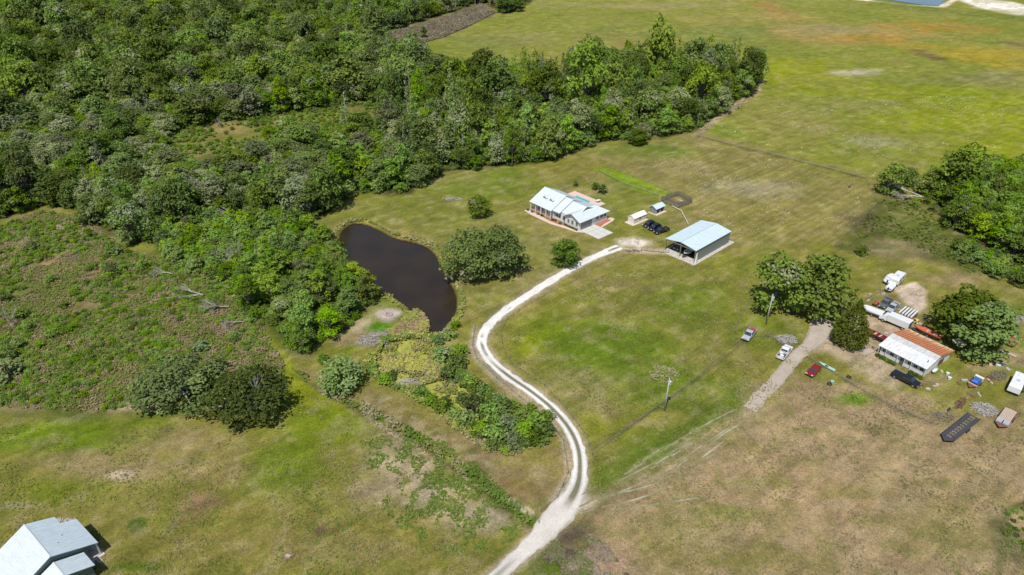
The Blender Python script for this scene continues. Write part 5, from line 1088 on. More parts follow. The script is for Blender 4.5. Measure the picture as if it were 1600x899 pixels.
# --- mobile home
MO = (93.0, 121.6); MH = empty('mobile_home', MO, radians(35), 'white mobile home with half white, half rusty orange sheet roof', 'house')
k = MB(); k.box(.7, 12.0, .4, 10.9, 0, 2.4); k.build('wall', M['white_wall'], MH)
k = MB(); k.add([(.7, .4, 2.403), (12.0, .4, 2.403), (5.2, .4, 3.5), (.7, .5, 2.403), (12.0, .5, 2.403), (5.2, .5, 3.5)], [(0, 1, 2), (5, 4, 3), (0, 3, 4, 1), (1, 4, 5, 2), (2, 5, 3, 0)]); k.build('gable', M['white_wall'], MH)
k = MB(); k.slab([(0, 0, 2.5), (0, 11.4, 2.5), (3.7, 11.4, 3.35), (3.7, 0, 3.35)], .1, 0); k.slab([(3.7, .0, 3.352), (3.7, 11.4, 3.352), (5.5, 11.4, 3.75), (5.5, 0, 3.75)], .1, 1); k.slab([(5.5, 0, 3.752), (5.5, 11.4, 3.752), (12.7, 11.4, 2.35), (12.7, 0, 2.35)], .1, 2); R_ = k.build('roof', [M['worn_white'], M['worn_grey'], M['rusted']], MH)
k = MB(); seams(k, (0, 0, 2.5), (0, 11.4, 2.5), (3.7, 0, 3.35), (3.7, 11.4, 3.35), .8, .035, .05); k.build('seam', M['worn_white'], R_)
k = MB(); seams(k, (12.7, 0, 2.35), (12.7, 11.4, 2.35), (5.5, 0, 3.75), (5.5, 11.4, 3.75), .6, .035, .045); k.build('rib', surf('pale_rib', (.55, .45, .33), .7, var=.3, scale=2), R_)
for v_ in (1.2, 2.6, 4.0, 8.2, 10.0): window(MH, ('x', .7, -1), v_, .8, .9, .95)
d = MB(); d.box(.62, .697, 5.3, 6.2, .1, 2.1); d.build('door', M['grey_paint'], MH)
for v_ in (.2, 3.4, 5.0, 6.6, 9.4, 11.1): k = MB(); k.box(.08, .17, v_ - .05, v_ + .05, 0, 2.42); k.build('porch_post', M['white_paint'], MH)
d = MB(); d.box(6.5, 8.8, .3, .397, .4, 1.9); d.build('rusty_panel', M['rust_steel'], MH)
for u_, v_ in ((2.0, 1.0), (4.5, .8)): d = MB(); d.tube((u_, v_, 2.6), (u_, v_, 3.6), .08, .08, 6); d.build('roof_vent', M['steel'], MH)
for i, v_ in enumerate([10.6, 9.8, 9.0, 8.2, 7.4, 6.6]): X_, Y_ = hl(-.7, v_, MO, 35); plant('dark_shrub', X_, Y_, .5, 'bush of the hedge below the mobile home porch', 'bush', 'hedge below the mobile home porch', name='bush', hs=.7)
for v_ in (.4, 1.4, 2.6): X_, Y_ = hl(-.7, v_, MO, 35); plant('dark_shrub', X_, Y_, .5, 'dark bush at the near corner of the mobile home', 'bush', 'bushes at the near corner of the mobile home', name='bush', hs=.7)

# --- lower left house
LO = (-72.23, 69.76); LH = empty('gabled_house', LO, radians(-38), 'pale metal roofed house cut by the lower left corner', 'house')
def roof_z(v, ze=3.0, zr=6.0, ve=6.4): return zr - (zr - ze) * abs(v) / ve
k = MB(); T = .14
k.slab([(-10, 0, 6), (0, 0, 6), (0, 6.4, 3), (-7.8, 6.4, 3), (-7.8, 4.1, roof_z(4.1)), (-10, 4.1, roof_z(4.1))], T, 1)
k.slab([(-10, 0, 6.001), (-10, -7.2, roof_z(7.2)), (-5, -7.2, roof_z(7.2)), (-5, -9, roof_z(9.)), (0, -9, roof_z(9.)), (0, 0, 6.001)], T, 0)
k.slab([(.003, 0, 4.6), (3.9, 0, 4.6), (3.9, 4.1, 2.9), (.003, 4.1, 2.9)], T, 1); k.slab([(.003, 0, 4.601), (.003, -4.1, 2.901), (3.9, -4.1, 2.901), (3.9, 0, 4.601)], T, 0)
R_ = k.build('roof', [M['white_metal'], M['shaded_metal']], LH)
k = MB(); seams(k, (-7.7, 6.4, 3), (0, 6.4, 3), (-7.7, 0, 6), (0, 0, 6), .55, .05, .045); seams(k, (-10, 4.1, roof_z(4.1)), (-7.8, 4.1, roof_z(4.1)), (-10, 0, 6), (-7.8, 0, 6), .55, .05, .045); seams(k, (0, 4.1, 2.9), (3.9, 4.1, 2.9), (0, 0, 4.6), (3.9, 0, 4.6), .55, .05, .045)
seams(k, (-10, -7.2, roof_z(7.2)), (0, -7.2, roof_z(7.2)), (-10, 0, 6), (0, 0, 6), .55, .05, .045); k.build('seam', M['seam'], R_)
k = MB(); k.box(-10, 0, -.1, .1, 5.97, 6.06); k.box(0.01, 3.9, -.1, .1, 4.57, 4.66); k.build('ridge_cap', M['seam'], R_)
for a, b in ((-4.5, 3.0), (-2.8, 1.9)): k = MB(); k.tube((a, b, roof_z(b) - .1), (a, b, roof_z(b) + .35), .08, .08, 8); k.build('roof_vent', M['white_paint'], R_)
k = MB(); k.box(-9.6, -.3, -6.8, 3.8, 0, 2.8); k.box(-.297, 3.5, -3.7, 3.7, 0, 2.75)
k.add([(-.3, -6, 2.803), (-.3, 5.9, 2.803), (-.3, 0, 5.7), (-.4, -6, 2.803), (-.4, 5.9, 2.803), (-.4, 0, 5.7)], [(0, 1, 2), (5, 4, 3), (0, 3, 4, 1), (1, 4, 5, 2), (2, 5, 3, 0)])
k.add([(3.5, -3.7, 2.753), (3.5, 3.7, 2.753), (3.5, 0, 4.4), (3.4, -3.7, 2.753), (3.4, 3.7, 2.753), (3.4, 0, 4.4)], [(0, 1, 2), (5, 4, 3), (0, 3, 4, 1), (1, 4, 5, 2), (2, 5, 3, 0)])
k.build('wall', M['teal_wall'], LH)
window(LH, ('y', 3.7, 1), 1.8, 1.0, 1.0, 1.0); window(LH, ('x', 3.5, 1), 1.6, .9, 1.1, 1.0); window(LH, ('x', 3.5, 1), -1.6, .9, 1.1, 1.0)
for u_ in (-7.6, -4, -.3): k = MB(); k.box(u_ - .1, u_ + .1, 6.0, 6.2, 0, 2.95); k.build('porch_post', M['white_paint'], LH)
k = MB(); k.box(-7.9, .2, 3.803, 6.6, -.1, .15); k.build('porch_floor', M['pink_conc'], LH)
def rocks(name, pts, n, s, mat, label, cat, z=0):
    mb = MB()
    for k in range(n):
        a, b = at(random.uniform(pts[0], pts[2]), random.uniform(pts[1], pts[3])); r = s * ru(.5, 1.3); h_ = r * ru(.4, .8)
        m_ = 7; bot = [(a + r * ru(.8, 1.1) * cos(i * 2 * pi / m_), b + r * ru(.8, 1.1) * sin(i * 2 * pi / m_), z - .05) for i in range(m_)]; top = [(a + .7 * r * ru(.7, 1.1) * cos(i * 2 * pi / m_), b + .7 * r * ru(.7, 1.1) * sin(i * 2 * pi / m_), z + h_ * ru(.7, 1.1)) for i in range(m_)]
        mb.add(bot + top, [tuple(range(m_, 2 * m_))] + [(i, (i + 1) % m_, m_ + (i + 1) % m_, m_ + i) for i in range(m_)])
    o = mb.build(name, M[mat]); tag(o, label, cat, kind='stuff'); return o
rocks('loose_stones', (1150, 285, 1260, 315), 90, .13, 'stone', 'pale lumps scattered in the pasture beyond the barn', 'stones')
rocks('stone_edging', (88, 811, 118, 820), 60, .3, 'stone', 'loose tan stones in the roof notch of the lower left house', 'stones')
rocks('stone_edging', (140, 858, 160, 880), 40, .3, 'stone', 'loose tan stones below the porch of the lower left house', 'stones')

# ------------------------------------------------------------------ vehicles
def wheel(parent, x, y, r=.34, w_=.22, side=1):
    k = MB(); k.tube((x, y - w_ / 2, r), (x, y + w_ / 2, r), r, r, 16); o = k.build('wheel', M['rubber'], parent)
    k = MB(); k.tube((x, y + side * (w_ / 2 - .02), r), (x, y + side * (w_ / 2 + .015), r), r * .6, r * .5, 12); k.build('rim', M['rim'], o)
def lights(parent, xf, xr, w_, zf, zr):
    for s in (-1, 1):
        k = MB(); k.box(xf - .03, xf + .05, s * w_ - .2, s * w_ + .2, zf - .09, zf + .09); k.build('headlight', M['lamp'], parent)
        k = MB(); k.box(xr - .05, xr + .03, s * w_ - .15, s * w_ + .15, zr - .12, zr + .12); k.build('tail_light', M['red_lamp'], parent)
def car(name, px_, py_, rz, paint, label, kind='sedan', cat='car', L=4.7, W=1.82, extra=None):
    x_, y_ = at(px_, py_); o = empty(name, (x_, y_, .02), radians(rz), label, cat); h = L / 2; pm = M[paint]; w_ = W / 2
    if kind == 'pickup':
        k = MB(); k.ext([(-h, .45), (h - .05, .40), (h, .62), (h - .02, .98), (h - 1.35, 1.08), (-.55, 1.10), (-.55, .62), (-h + .08, .62), (-h + .08, 1.08), (-h, 1.08)], -w_, w_, 0, .06, .9)
        k.box(-h, -.553, -w_, -w_ + .1, .62, 1.10); k.box(-h, -.553, w_ - .1, w_, .62, 1.10); k.build('body', pm, o, bevel=.04)
        k = MB(); k.ext([(-.6, 1.08), (h - 1.3, 1.06), (h - 1.95, 1.72), (h - 2.3, 1.78), (-.35, 1.78)][0:5], -w_ + .04, w_ - .04, 0, .16, 1.2); k.build('cabin', pm, o, bevel=.03)
        gz = [(-.50, 1.16), (h - 1.42, 1.14), (h - 1.98, 1.64), (-.30, 1.66)]
        k = MB(); k.add([(h - 1.31, -w_ + .12, 1.13), (h - 1.31, w_ - .12, 1.13), (h - 1.91, w_ - .25, 1.705), (h - 1.91, -w_ + .25, 1.705)], [(0, 1, 2, 3)]); k.add([(-.60, -w_ + .2, 1.25), (-.60, w_ - .2, 1.25), (-.45, w_ - .28, 1.66), (-.45, -w_ + .28, 1.66)], [(3, 2, 1, 0)])
        for s in (-1, 1): k.add([(x1, s * (w_ - .035 - (z1 - 1.08) / .7 * .13), z1) for x1, z1 in gz], [(0, 1, 2, 3)])
        for q_ in list(range(len(k.v))): pass
        g = k.build('windows', M['glass'], o)
        g.data.transform(Matrix.Scale(1.012, 4)); 
        k = MB(); k.box(-h + .1, -.56, -w_ + .12, w_ - .12, .60, .66); k.build('bed_floor', M['steel'], o)
        if extra == 'cover': k = MB(); k.box(-h + .02, -.56, -w_ + .06, w_ - .06, 1.103, 1.15); k.build('bed_cover', M['black_paint'], o)
    else:
        suv = kind == 'suv'; rf_ = 1.72 if suv else 1.42; bl = .98 if suv else .86
        prof = [(-h, .38), (h - .05, .34), (h, .55), (h - .1, .74), (h - 1.1, bl), (-h + (.15 if suv else .75), bl + .02), (-h + .03, bl - .08)]
        k = MB(); k.ext(prof, -w_, w_, 0, .08, .7); k.build('body', pm, o, bevel=.05)
        cp = [(h - 1.15, bl - .02), (h - 1.85, rf_ - .04), (h - 2.2, rf_), (-h + (.75 if suv else 1.35), rf_ - .01), (-h + (.2 if suv else .55), bl - .02)]
        k = MB(); k.ext(cp[::-1], -w_ + .07, w_ - .07, 0, .17, bl + .05); k.build('cabin', pm, o, bevel=.03)
        k = MB(); f0, f1 = cp[0], cp[1]; e = .012
        k.add([(f0[0] - .05 + e, -w_ + .16, bl + .06), (f0[0] - .05 + e, w_ - .16, bl + .06), (f1[0] + .06 + e, w_ - .3, rf_ - .09), (f1[0] + .06 + e, -w_ + .3, rf_ - .09)], [(0, 1, 2, 3)])
        b0, b1 = cp[4], cp[3]; k.add([(b0[0] + .06 - .03, -w_ + .16, bl + .06), (b0[0] + .06 - .03, w_ - .16, bl + .06), (b1[0] - .07 - .03, w_ - .3, rf_ - .09), (b1[0] - .07 - .03, -w_ + .3, rf_ - .09)], [(3, 2, 1, 0)])
        for s in (-1, 1):
            pts = [(f0[0] - .22, bl + .07), (f1[0] + .0, rf_ - .12), (b1[0] + .05, rf_ - .12), (b0[0] + .3, bl + .07)]
            k.add([(x1, s * (w_ - .07 - .17 * (1 if z1 > bl + .3 else .35) + .022), z1) for x1, z1 in pts], [(0, 1, 2, 3)])
        k.build('windows', M['glass'], o)
    wr = .40 if kind != 'sedan' else .33
    for sx_ in (-h + .95, h - .92):
        for s in (-1, 1): wheel(o, sx_, s * (w_ - .08), wr, .24, s)
    lights(o, h - .03, -h + .02, w_ - .25, .72, .8)
    k = MB(); k.box(h - .02, h + .07, -w_ + .1, w_ - .1, .38, .52); k.box(-h - .07, -h + .02, -w_ + .1, w_ - .1, .40, .54); k.build('bumper', M['steel'] if paint != 'white_paint' else M['silver'], o)
    for s in (-1, 1): k = MB(); k.box(h - 1.75, h - 1.6, s * (w_ + .1) - .1, s * (w_ + .1) + .1, 1.0 if kind != 'sedan' else .88, 1.16 if kind != 'sedan' else 1.0); k.build('mirror', pm, o)
    return o
car('parked_car', 1014, 353, 214, 'black_paint', 'black hatchback nearest the cream shed, leftmost of the three black vehicles', 'suv', L=4.5)
car('parked_car', 1023, 358, 214, 'black_paint', 'black car in the middle of the three parked between shed and barn', 'suv', L=4.7)
car('parked_car', 1033.5, 363, 214, 'black_paint', 'black open backed pickup nearest the barn, rightmost of the three black vehicles', 'pickup', cat='pickup', L=5.5)
car('parked_car', 1270.5, 582, 225, 'red_paint', 'dark red sedan parked on the grass below the dirt lane', 'sedan')
wp = car('parked_pickup', 1225, 554, 51, 'white_paint', 'white pickup with cluttered open bed beside the dirt lane', 'pickup', 'pickup', L=5.9, W=2.0)
op = car('parked_pickup', 1170, 526, 232, 'silver', 'old pale pickup loaded with rusty boards beside the fence corner', 'pickup', 'pickup', L=5.4, W=1.95)
bp_ = car('parked_pickup', 1414, 596, -53, 'black_paint', 'black crew cab pickup in front of the mobile home', 'pickup', 'pickup', L=6.0, W=2.05, extra='cover')
car('parked_pickup', 1383, 477, 224, 'grey_paint', 'dark grey pickup behind the white boat, left of two', 'pickup', 'pickup', L=5.5)
car('parked_pickup', 1394, 484, 224, 'silver', 'silver pickup with pale hood next to the dark grey one, right of two', 'pickup', 'pickup', L=5.5)
car('wrecked_car', 1582, 537, 35, 'faded_red', 'faded red wrecked car with open hood right of the big oak', 'sedan', L=4.4)
car('parked_car', 1567, 524, 30, 'grey_paint', 'dark blue grey car half hidden behind the right oak', 'suv', L=4.4)
def load(parent_loc, rz, parts, label, cat, name):
    o = empty(name, parent_loc, rz, label, cat)
    for nm, mb, mt in parts: mb.build(nm, M[mt], o)
    return o
k = MB(); [k.box(-2.5, -.1, -.7 + i * .28, -.47 + i * .28, 1.1 + (i % 2) * .08, 1.2 + (i % 2) * .08) for i in range(5)]; k.box(-1.6, -1.4, -.75, .7, 1.0, 1.1)
o = k.build('stacked_boards', M['faded_red']); o.location = (*at(1170, 526), .02); o.rotation_euler = (0, 0, radians(232)); tag(o, 'rusty red boards loaded on the old pale pickup bed', 'boards')
k = MB(); k.box(-2.4, -1.7, -.5, .3, .68, 1.0); k.box(-1.5, -1.0, -.1, .7, .68, 1.15)
o = k.build('tool_boxes', M['white_paint']); o.location = (*at(1225, 554), .02); o.rotation_euler = (0, 0, radians(51)); tag(o, 'pale boxes lying in the bed of the white pickup', 'boxes')

def hull(L, W, D, deck=True, n=10):
    """boat hull along +x, bow at +x"""
    mb = MB(); rings = []
    for i in range(n + 1):
        t = i / n; x_ = -L / 2 + L * t; w_ = W / 2 * (1 - max(0, (t - .45) / .55) ** 3.0) + .02; d = D * (1 - .55 * max(0, (t - .6) / .4) ** 2); z1 = D + .25 * max(0, t - .5)
        rings.append([(x_, -w_, z1), (x_, -w_ * .85, z1 - d * .55), (x_, 0, z1 - d), (x_, w_ * .85, z1 - d * .55), (x_, w_, z1), (x_, w_ * .82, z1 + .01), (x_, w_ * .7, z1 - d * .35), (x_, -w_ * .7, z1 - d * .35), (x_, -w_ * .82, z1 + .01)])
    m_ = len(rings[0]); V = [p for r in rings for p in r]; F = []
    for i in range(n):
        for j in range(m_): F.append((i * m_ + j, i * m_ + (j + 1) % m_, (i + 1) * m_ + (j + 1) % m_, (i + 1) * m_ + j))
    F.append(tuple(range(m_))); F.append(tuple((n * m_ + j) for j in range(m_ - 1, -1, -1))); mb.add(V, F); return mb
def trailer_frame(parent, L, W, z=.5, axles=1, mat='steel', x0=0):
    k = MB()
    for s in (-1, 1): k.box(-L / 2, L / 2, s * W / 2 - .06, s * W / 2 + .06, z - .12, z)
    for i in range(6): xx = -L / 2 + .06 + i * (L - .12) / 5; k.box(xx - .05, xx + .05, -W / 2 + .06, W / 2 - .06, z - .11, z - .01)
    k.hexa([(L / 2, -W / 2, z - .12), (L / 2 + 1.3, -.05, z - .12), (L / 2 + 1.3, .05, z - .12), (L / 2, W / 2, z - .12)], [(L / 2, -W / 2, z - .02), (L / 2 + 1.3, -.05, z - .02), (L / 2 + 1.3, .05, z - .02), (L / 2, W / 2, z - .02)])
    k.build('chassis', M[mat], parent)
    for a in range(axles):
        for s in (-1, 1): wheel(parent, x0 - .4 - a * .85 + (axles - 1) * .4, s * (W / 2 + .15), .33, .2, s)
def boat(name, px_, py_, rz, L, W, mat, label, open_=False, motor=True, on_trailer=True, cover=None, cat='boat', z=0):
    x_, y_ = at(px_, py_); o = empty(name, (x_, y_, z), radians(rz), label, cat); mb = hull(L, W, .8 if W > 1.2 else .35)
    dz = .55 if on_trailer else .02; ob = mb.build('hull', M[mat], o, smooth=False); ob.location.z = dz
    if on_trailer: trailer_frame(o, L * .8, W * .7, .5)
    if W > 1.2:
        k = MB()
        for xx in (-.25 * L, 0): k.box(xx - .2, xx + .2, -W * .33, W * .33, .62 + dz, .80 + dz)
        k.build('seat', M['wood_light'] if open_ else M['white_paint'], o)
        if cover: k = MB(); k.slab([(-L / 2, -W * .42, .86 + dz), (L * .1, -W * .46, .95 + dz), (L * .34, -W * .34, 1.08 + dz), (L * .47, 0, 1.14 + dz), (L * .34, W * .34, 1.08 + dz), (L * .1, W * .46, .95 + dz), (-L / 2, W * .42, .86 + dz)], .05); k.build('cover', M[cover], o)
        if motor: k = MB(); k.box(-L / 2 - .35, -L / 2 - .02, -.18, .18, .55 + dz, 1.15 + dz); k.box(-L / 2 - .28, -L / 2 - .12, -.06, .06, -.1 + dz, .547 + dz); k.build('outboard_motor', M['steel'], o, bevel=.03)
    else: k = MB(); k.box(-.35, .35, -W * .28, W * .28, .36, .40); k.build('cockpit_rim', M['steel'], o)
    return o
boat('motor_boat', 1361, 491, 137, 5.4, 2.7, 'white_paint', 'white hulled boat with pale cover beside the cedar tree', cover='white_paint')
boat('motor_boat', 1366, 528, 125, 5.0, 1.9, 'maroon', 'maroon open boat with clutter at the rear of the mobile home', open_=True)
boat('motor_boat', 1447, 524, 130, 6.5, 1.9, 'orange', 'long orange red boat under the big oak behind the mobile home', open_=True, motor=False)
boat('motor_boat', 1389, 440, 50, 5.4, 2.1, 'white_paint', 'white speedboat left of the white camper in the dirt clearing')
boat('motor_boat', 1391, 453, 45, 4.4, 1.8, 'white_paint', 'small white boat in front of the camper in the dirt clearing', cover='white_paint')
boat('kayak', 1291, 574, 127, 4.0, .8, 'teal', 'pale teal kayak lying along the fence by the red sedan', motor=False, on_trailer=False, cat='kayak')
X_, Y_ = barn(3.2, 4.0); 
b1 = boat('motor_boat', 1070, 395, 43, 5.8, 2.1, 'white_paint', 'white boat on trailer parked inside the open barn'); b1.location = (X_, Y_, .08); b1.rotation_euler = (0, 0, radians(223))
X_, Y_ = barn(4.2, 8.0); c_ = car('parked_car', 1070, 380, 43, 'grey_paint', 'dark car parked at the left side inside the open barn', 'suv'); c_.location = (X_, Y_, .1); c_.rotation_euler = (0, 0, radians(223))
X_, Y_ = barn(-.2, -.4); k = MB(); k.hexa([(-.4, -.3, 0), (.4, -.3, 0), (.4, .3, 0), (-.4, .3, 0)], [(-.1, -.1, 3.2), (.1, -.1, 3.2), (.1, .1, 3.2), (-.1, .1, 3.2)]); o = k.build('corner_brace', M['white_paint']); o.parent = BN; o.location = (.1, -.45, .08)
def camper(px_, py_, rz, L, W, H, label, name='camper_trailer', cab=False):
    x_, y_ = at(px_, py_); o = empty(name, (x_, y_, 0), radians(rz), label, 'camper' if not cab else 'truck'); h = L / 2; w_ = W / 2
    if not cab:
        k = MB(); k.ext([(-h, .75), (-h + .25, .5), (h - .3, .5), (h, 1.0), (h - .15, 1.7), (h - .7, H - .05), (h - 1.1, H), (-h + .5, H), (-h + .05, H - .5)], -w_, w_, 0, .05, H - .3); B = k.build('body', M['white_paint'], o, bevel=.05)
        k = MB(); k.box(-h * .3 - .3, -h * .3 + .3, -.3, .3, H + .003, H + .12); k.build('roof_hatch', M['silver'], B); k = MB(); k.box(h * .25, h * .25 + .9, -.35, .35, H + .003, H + .22); k.build('air_conditioner', M['white_wall'], B, bevel=.04)
        k = MB(); k.box(-h * .7, -h * .35, -w_ - .01, -w_ + .02, 1.3, 1.9); k.box(h * .1, h * .5, -w_ - .01, -w_ + .02, 1.3, 1.9); k.box(-h * .7, h * .3, w_ - .02, w_ + .01, 1.3, 1.9); k.box(h - .12, h + .012, -.6, .6, 1.12, 1.5); k.build('windows', M['glass'], o)
        for s in (-1, 1):
            for dx in (-.45, .45): wheel(o, dx - .2, s * (w_ - .05), .33, .2, s)
    else:
        k = MB(); k.box(-h, h - 1.9, -w_, w_, .8, H); B = k.build('cargo_box', M['white_paint'], o, bevel=.04)
        k = MB(); k.box(-h + .1, h - 2.0, -.05, .05, H + .002, H + .05); k.build('roof_rib', M['seam'], B)
        k = MB(); k.ext([(h - 1.85, .55), (h, .5), (h + .02, 1.1), (h - .55, 1.25), (h - .95, 2.0), (h - 1.85, 2.1)], -w_ + .12, w_ - .12, 0, .1, 1.4); k.build('cab', M['white_paint'], o, bevel=.05)
        k = MB(); k.add([(h - .53, -w_ + .25, 1.3), (h - .53, w_ - .25, 1.3), (h - .90, w_ - .32, 1.95), (h - .90, -w_ + .32, 1.95)], [(0, 1, 2, 3)]); k.build('windscreen', M['glass'], o)
        k = MB(); k.box(-h - .03, -h - .003, -w_ + .1, w_ - .1, .9, H - .1); k.build('rear_door', M['grey_paint'], o)
        for xx in (-h + 1.2, h - 1.1):
            for s in (-1, 1): wheel(o, xx, s * (w_ - .12), .42, .26, s)
    return o
camper(1401, 441, 45, 6.0, 2.3, 2.5, 'white camper trailer standing in the dirt clearing behind the junk vehicles')
camper(1586, 606, 47, 7.0, 2.4, 2.6, 'white camper trailer parked at the right edge beside a green bush')
camper(1397, 507, 130, 7.2, 2.4, 2.6, 'white box truck parked behind the mobile home', 'box_truck', cab=True)
x_, y_ = at(1597, 612); plant('shrub', x_, y_, .9, 'green bush hugging the near side of the right camper', 'bush', name='bush')
# trailers
x_, y_ = at(1500, 671); T1 = empty('flatbed_trailer', (x_, y_, 0), radians(215), 'long black flatbed trailer with slatted deck, left of the brush pile', 'trailer')
trailer_frame(T1, 11.0, 2.4, .75, 2)
k = MB(); [k.box(-5.4, 5.4, s * .82 - .38, s * .82 + .38, .753, .80) for s in (-1, 1)]; k.box(-5.4, 5.4, -.10, .10, .753, .80); k.build('deck', M['steel'], T1)
k = MB(); [k.box(-4.8 + i * 1.05, -4.5 + i * 1.05, -.42, .42, .805, .84) for i in range(10)]; k.build('deck_slat', M['wood'], T1)
k = MB(); [k.box(-5.5, 5.5, s * 1.25 - .06, s * 1.25 + .06, .75, 1.0) for s in (-1, 1)]; k.build('side_rail', M['steel'], T1)
x_, y_ = at(1571, 655); T2 = empty('flatbed_trailer', (x_, y_, 0), radians(222), 'wood decked flatbed trailer at the right edge below the brush pile', 'trailer')
trailer_frame(T2, 6.5, 2.3, .65, 2, 'rust_steel')
k = MB(); [k.box(-3.2, 1.7, -1.1 + i * .27, -.86 + i * .27, .653, .70) for i in range(8)]; k.build('deck', M['wood_light'], T2)
k = MB(); k.box(1.72, 3.1, -1.15, -.1, .653, .95); k.box(1.72, 3.1, .1, 1.15, .653, .95); k.build('fender_box', M['silver'], T2); k = MB(); [k.box(-3.9, -3.27, s * .75 - .3, s * .75 + .3, .5, .64) for s in (-1, 1)]; k.build('ramp', M['rust_steel'], T2)
x_, y_ = at(1419, 492); T3 = empty('utility_trailer', (x_, y_, 0), radians(222), 'small trailer stacked with white roof panels behind the box truck', 'trailer'); trailer_frame(T3, 4.2, 3.2, .5, 1, 'rust_steel')
for i in range(5): k = MB(); k.box(-2.1, 2.1, -1.75 + i * .72, -1.38 + i * .72, .55, .95); o = k.build('white_panel', M['white_paint'], T3)
# ute / tractor with blue tarp
x_, y_ = at(1523, 600); U = empty('utility_cart', (x_, y_, 0), radians(215), 'small cart covered with a blue tarp left of the right camper', 'cart'); trailer_frame(U, 3.2, 1.7, .5, 1, 'rust_steel')
k = MB(); k.ext([(-.9, .55), (.9, .55), (1.05, .95), (.6, 1.35), (-.5, 1.45), (-.95, 1.0)], -.75, .75, 0, .25, 1.2); k.build('tarp', M['blue'], U, bevel=.12); k = MB(); k.box(-1.7, -1.0, -.9, .9, 1.35, 1.42); [k.box(a - .04, a + .04, b - .04, b + .04, .5, 1.35) for a in (-1.6, -1.1) for b in (-.8, .8)]; k.build('canopy', M['white_wall'], U)
k = MB(); k.box(1.2, 1.5, -.95, .95, .5, .62); k.build('bumper_board', M['wood_light'], U)
# mower, red quad
x_, y_ = at(1430, 504); U = empty('riding_mower', (x_, y_, 0), radians(30), 'small yellow riding mower behind the box truck', 'mower')
k = MB(); k.ext([(-.9, .3), (.9, .3), (.95, .7), (.2, .8), (0, .55), (-.4, .55), (-.9, .7)], -.45, .45); k.build('body', M['yellow'], U, bevel=.04); k = MB(); k.box(-.6, -.15, -.22, .22, .6, .75); k.box(-.65, -.5, -.22, .22, .753, 1.1); k.build('seat', M['rubber'], U)
for xx, r in ((-.6, .3), (.65, .22)):
    for s in (-1, 1): wheel(U, xx, s * .5, r, .2, s)
x_, y_ = at(1368, 477); U = empty('quad_bike', (x_, y_, 0), radians(40), 'small red quad bike left of the dark grey pickup', 'quad bike')
k = MB(); k.ext([(-.9, .45), (.9, .45), (.95, .75), (.3, .9), (0, .75), (-.9, .8)], -.3, .3); k.box(-.9, -.3, -.5, .5, .7, .8); k.box(.35, .9, -.5, .5, .7, .8); k.build('body', M['faded_red'], U, bevel=.03); k = MB(); k.tube((.3, -.4, 1.05), (.3, .4, 1.05), .03, .03, 6); k.tube((.35, 0, .8), (.3, 0, 1.05), .03, .03, 6); k.build('handlebar', M['steel'], U)
for xx in (-.6, .6):
    for s in (-1, 1): wheel(U, xx, s * .5, .28, .25, s)

# ------------------------------------------------------------------ utility poles
def pole(px_, py_, h_, label, rz):
    x_, y_ = at(px_, py_); o = empty('utility_pole', (x_, y_, 0), rz, label, 'utility pole')
    k = MB(); k.tube((0, 0, -.3), (0, 0, h_), .19, .13, 10); k.build('pole', M['pole'], o, smooth=True)
    k = MB(); k.tube((.38, 0, h_ - 1.6), (.38, 0, h_ - .7), .25, .25, 12); k.tube((.38, 0, h_ - .7), (.38, 0, h_ - .6), .25, .12, 12); t_ = k.build('transformer', M['silver'], o); k = MB(); k.box(.1, .2, -.06, .06, h_ - 1.3, h_ - 1.2); k.build('bracket', M['steel'], t_)
    k = MB(); k.tube((0, 0, h_), (0, 0, h_ + .25), .06, .04, 8); k.build('insulator', M['lamp'], o)
    k = MB(); k.box(-.35, .35, -.06, .06, h_ - .4, h_ - .3); k.build('crossarm', M['wood'], o); return o
pole(1038.5, 642, 8.6, 'grey wooden utility pole alone in the middle field', radians(20))
pole(1197, 507, 8.8, 'grey wooden utility pole beside the big oaks and the old pickup', radians(10))

# ------------------------------------------------------------------ small things
def brush(name, px_, py_, w_, h_, n, mat, label, L=1.6, rz=0):
    x_, y_ = at(px_, py_); mb = MB()
    for i in range(n):
        a = ru(0, 6.28); r = math.sqrt(ru(0, 1)); cx_, cy_ = r * w_ * cos(a), r * h_ * sin(a); b = ru(0, 6.28); l = L * ru(.4, 1.2); zz = (1 - r) * .8 * ru(.1, 1)
        mb.tube((cx_ - cos(b) * l / 2, cy_ - sin(b) * l / 2, max(.02, zz + ru(-.3, .3))), (cx_ + cos(b) * l / 2, cy_ + sin(b) * l / 2, max(.02, zz + ru(-.3, .5))), ru(.03, .08), .02, 4)
    o = mb.build(name, M[mat]); o.location = (x_, y_, 0); o.rotation_euler = (0, 0, rz); return tag(o, label, 'brush pile')
brush('brush_pile', 588, 530, 4.6, 2.6, 420, 'dead_wood', 'long grey pile of cut branches between the pond point and the willow', 2.0, .3)
brush('brush_pile', 630, 525, 4.2, .8, 120, 'dead_wood', 'low line of grey branches at the water inlet below the pond', 1.8, .25)
brush('brush_pile', 1538, 640, 2.6, 2.0, 200, 'pole', 'pale heap of brush between the two flatbed trailers')
brush('brush_pile', 1230, 531, 2.4, 1.8, 160, 'pole', 'pale brush heap behind the white pickup')
brush('brush_pile', 706, 312, 3.4, 1.2, 90, 'pole', 'grey scattered branches on the lawn above the pond')
brush('brush_pile', 1038, 585, 3.4, 3.0, 150, 'wood_light', 'tan dry branches scattered just above the utility pole', .8)
brush('brush_pile', 1590, 500, 3.0, 1.6, 90, 'pole', 'grey debris heap at the right edge beyond the wrecked car')
brush('brush_pile', 1473, 652, 2.2, 1.6, 110, 'wood', 'dark debris at the corner of the overgrown front fence', 1.0)
brush('brush_pile', 1500, 632, 2.8, .8, 110, 'rust_steel', 'brown debris strip along the fence toward the blue tarp cart', .9, .7)
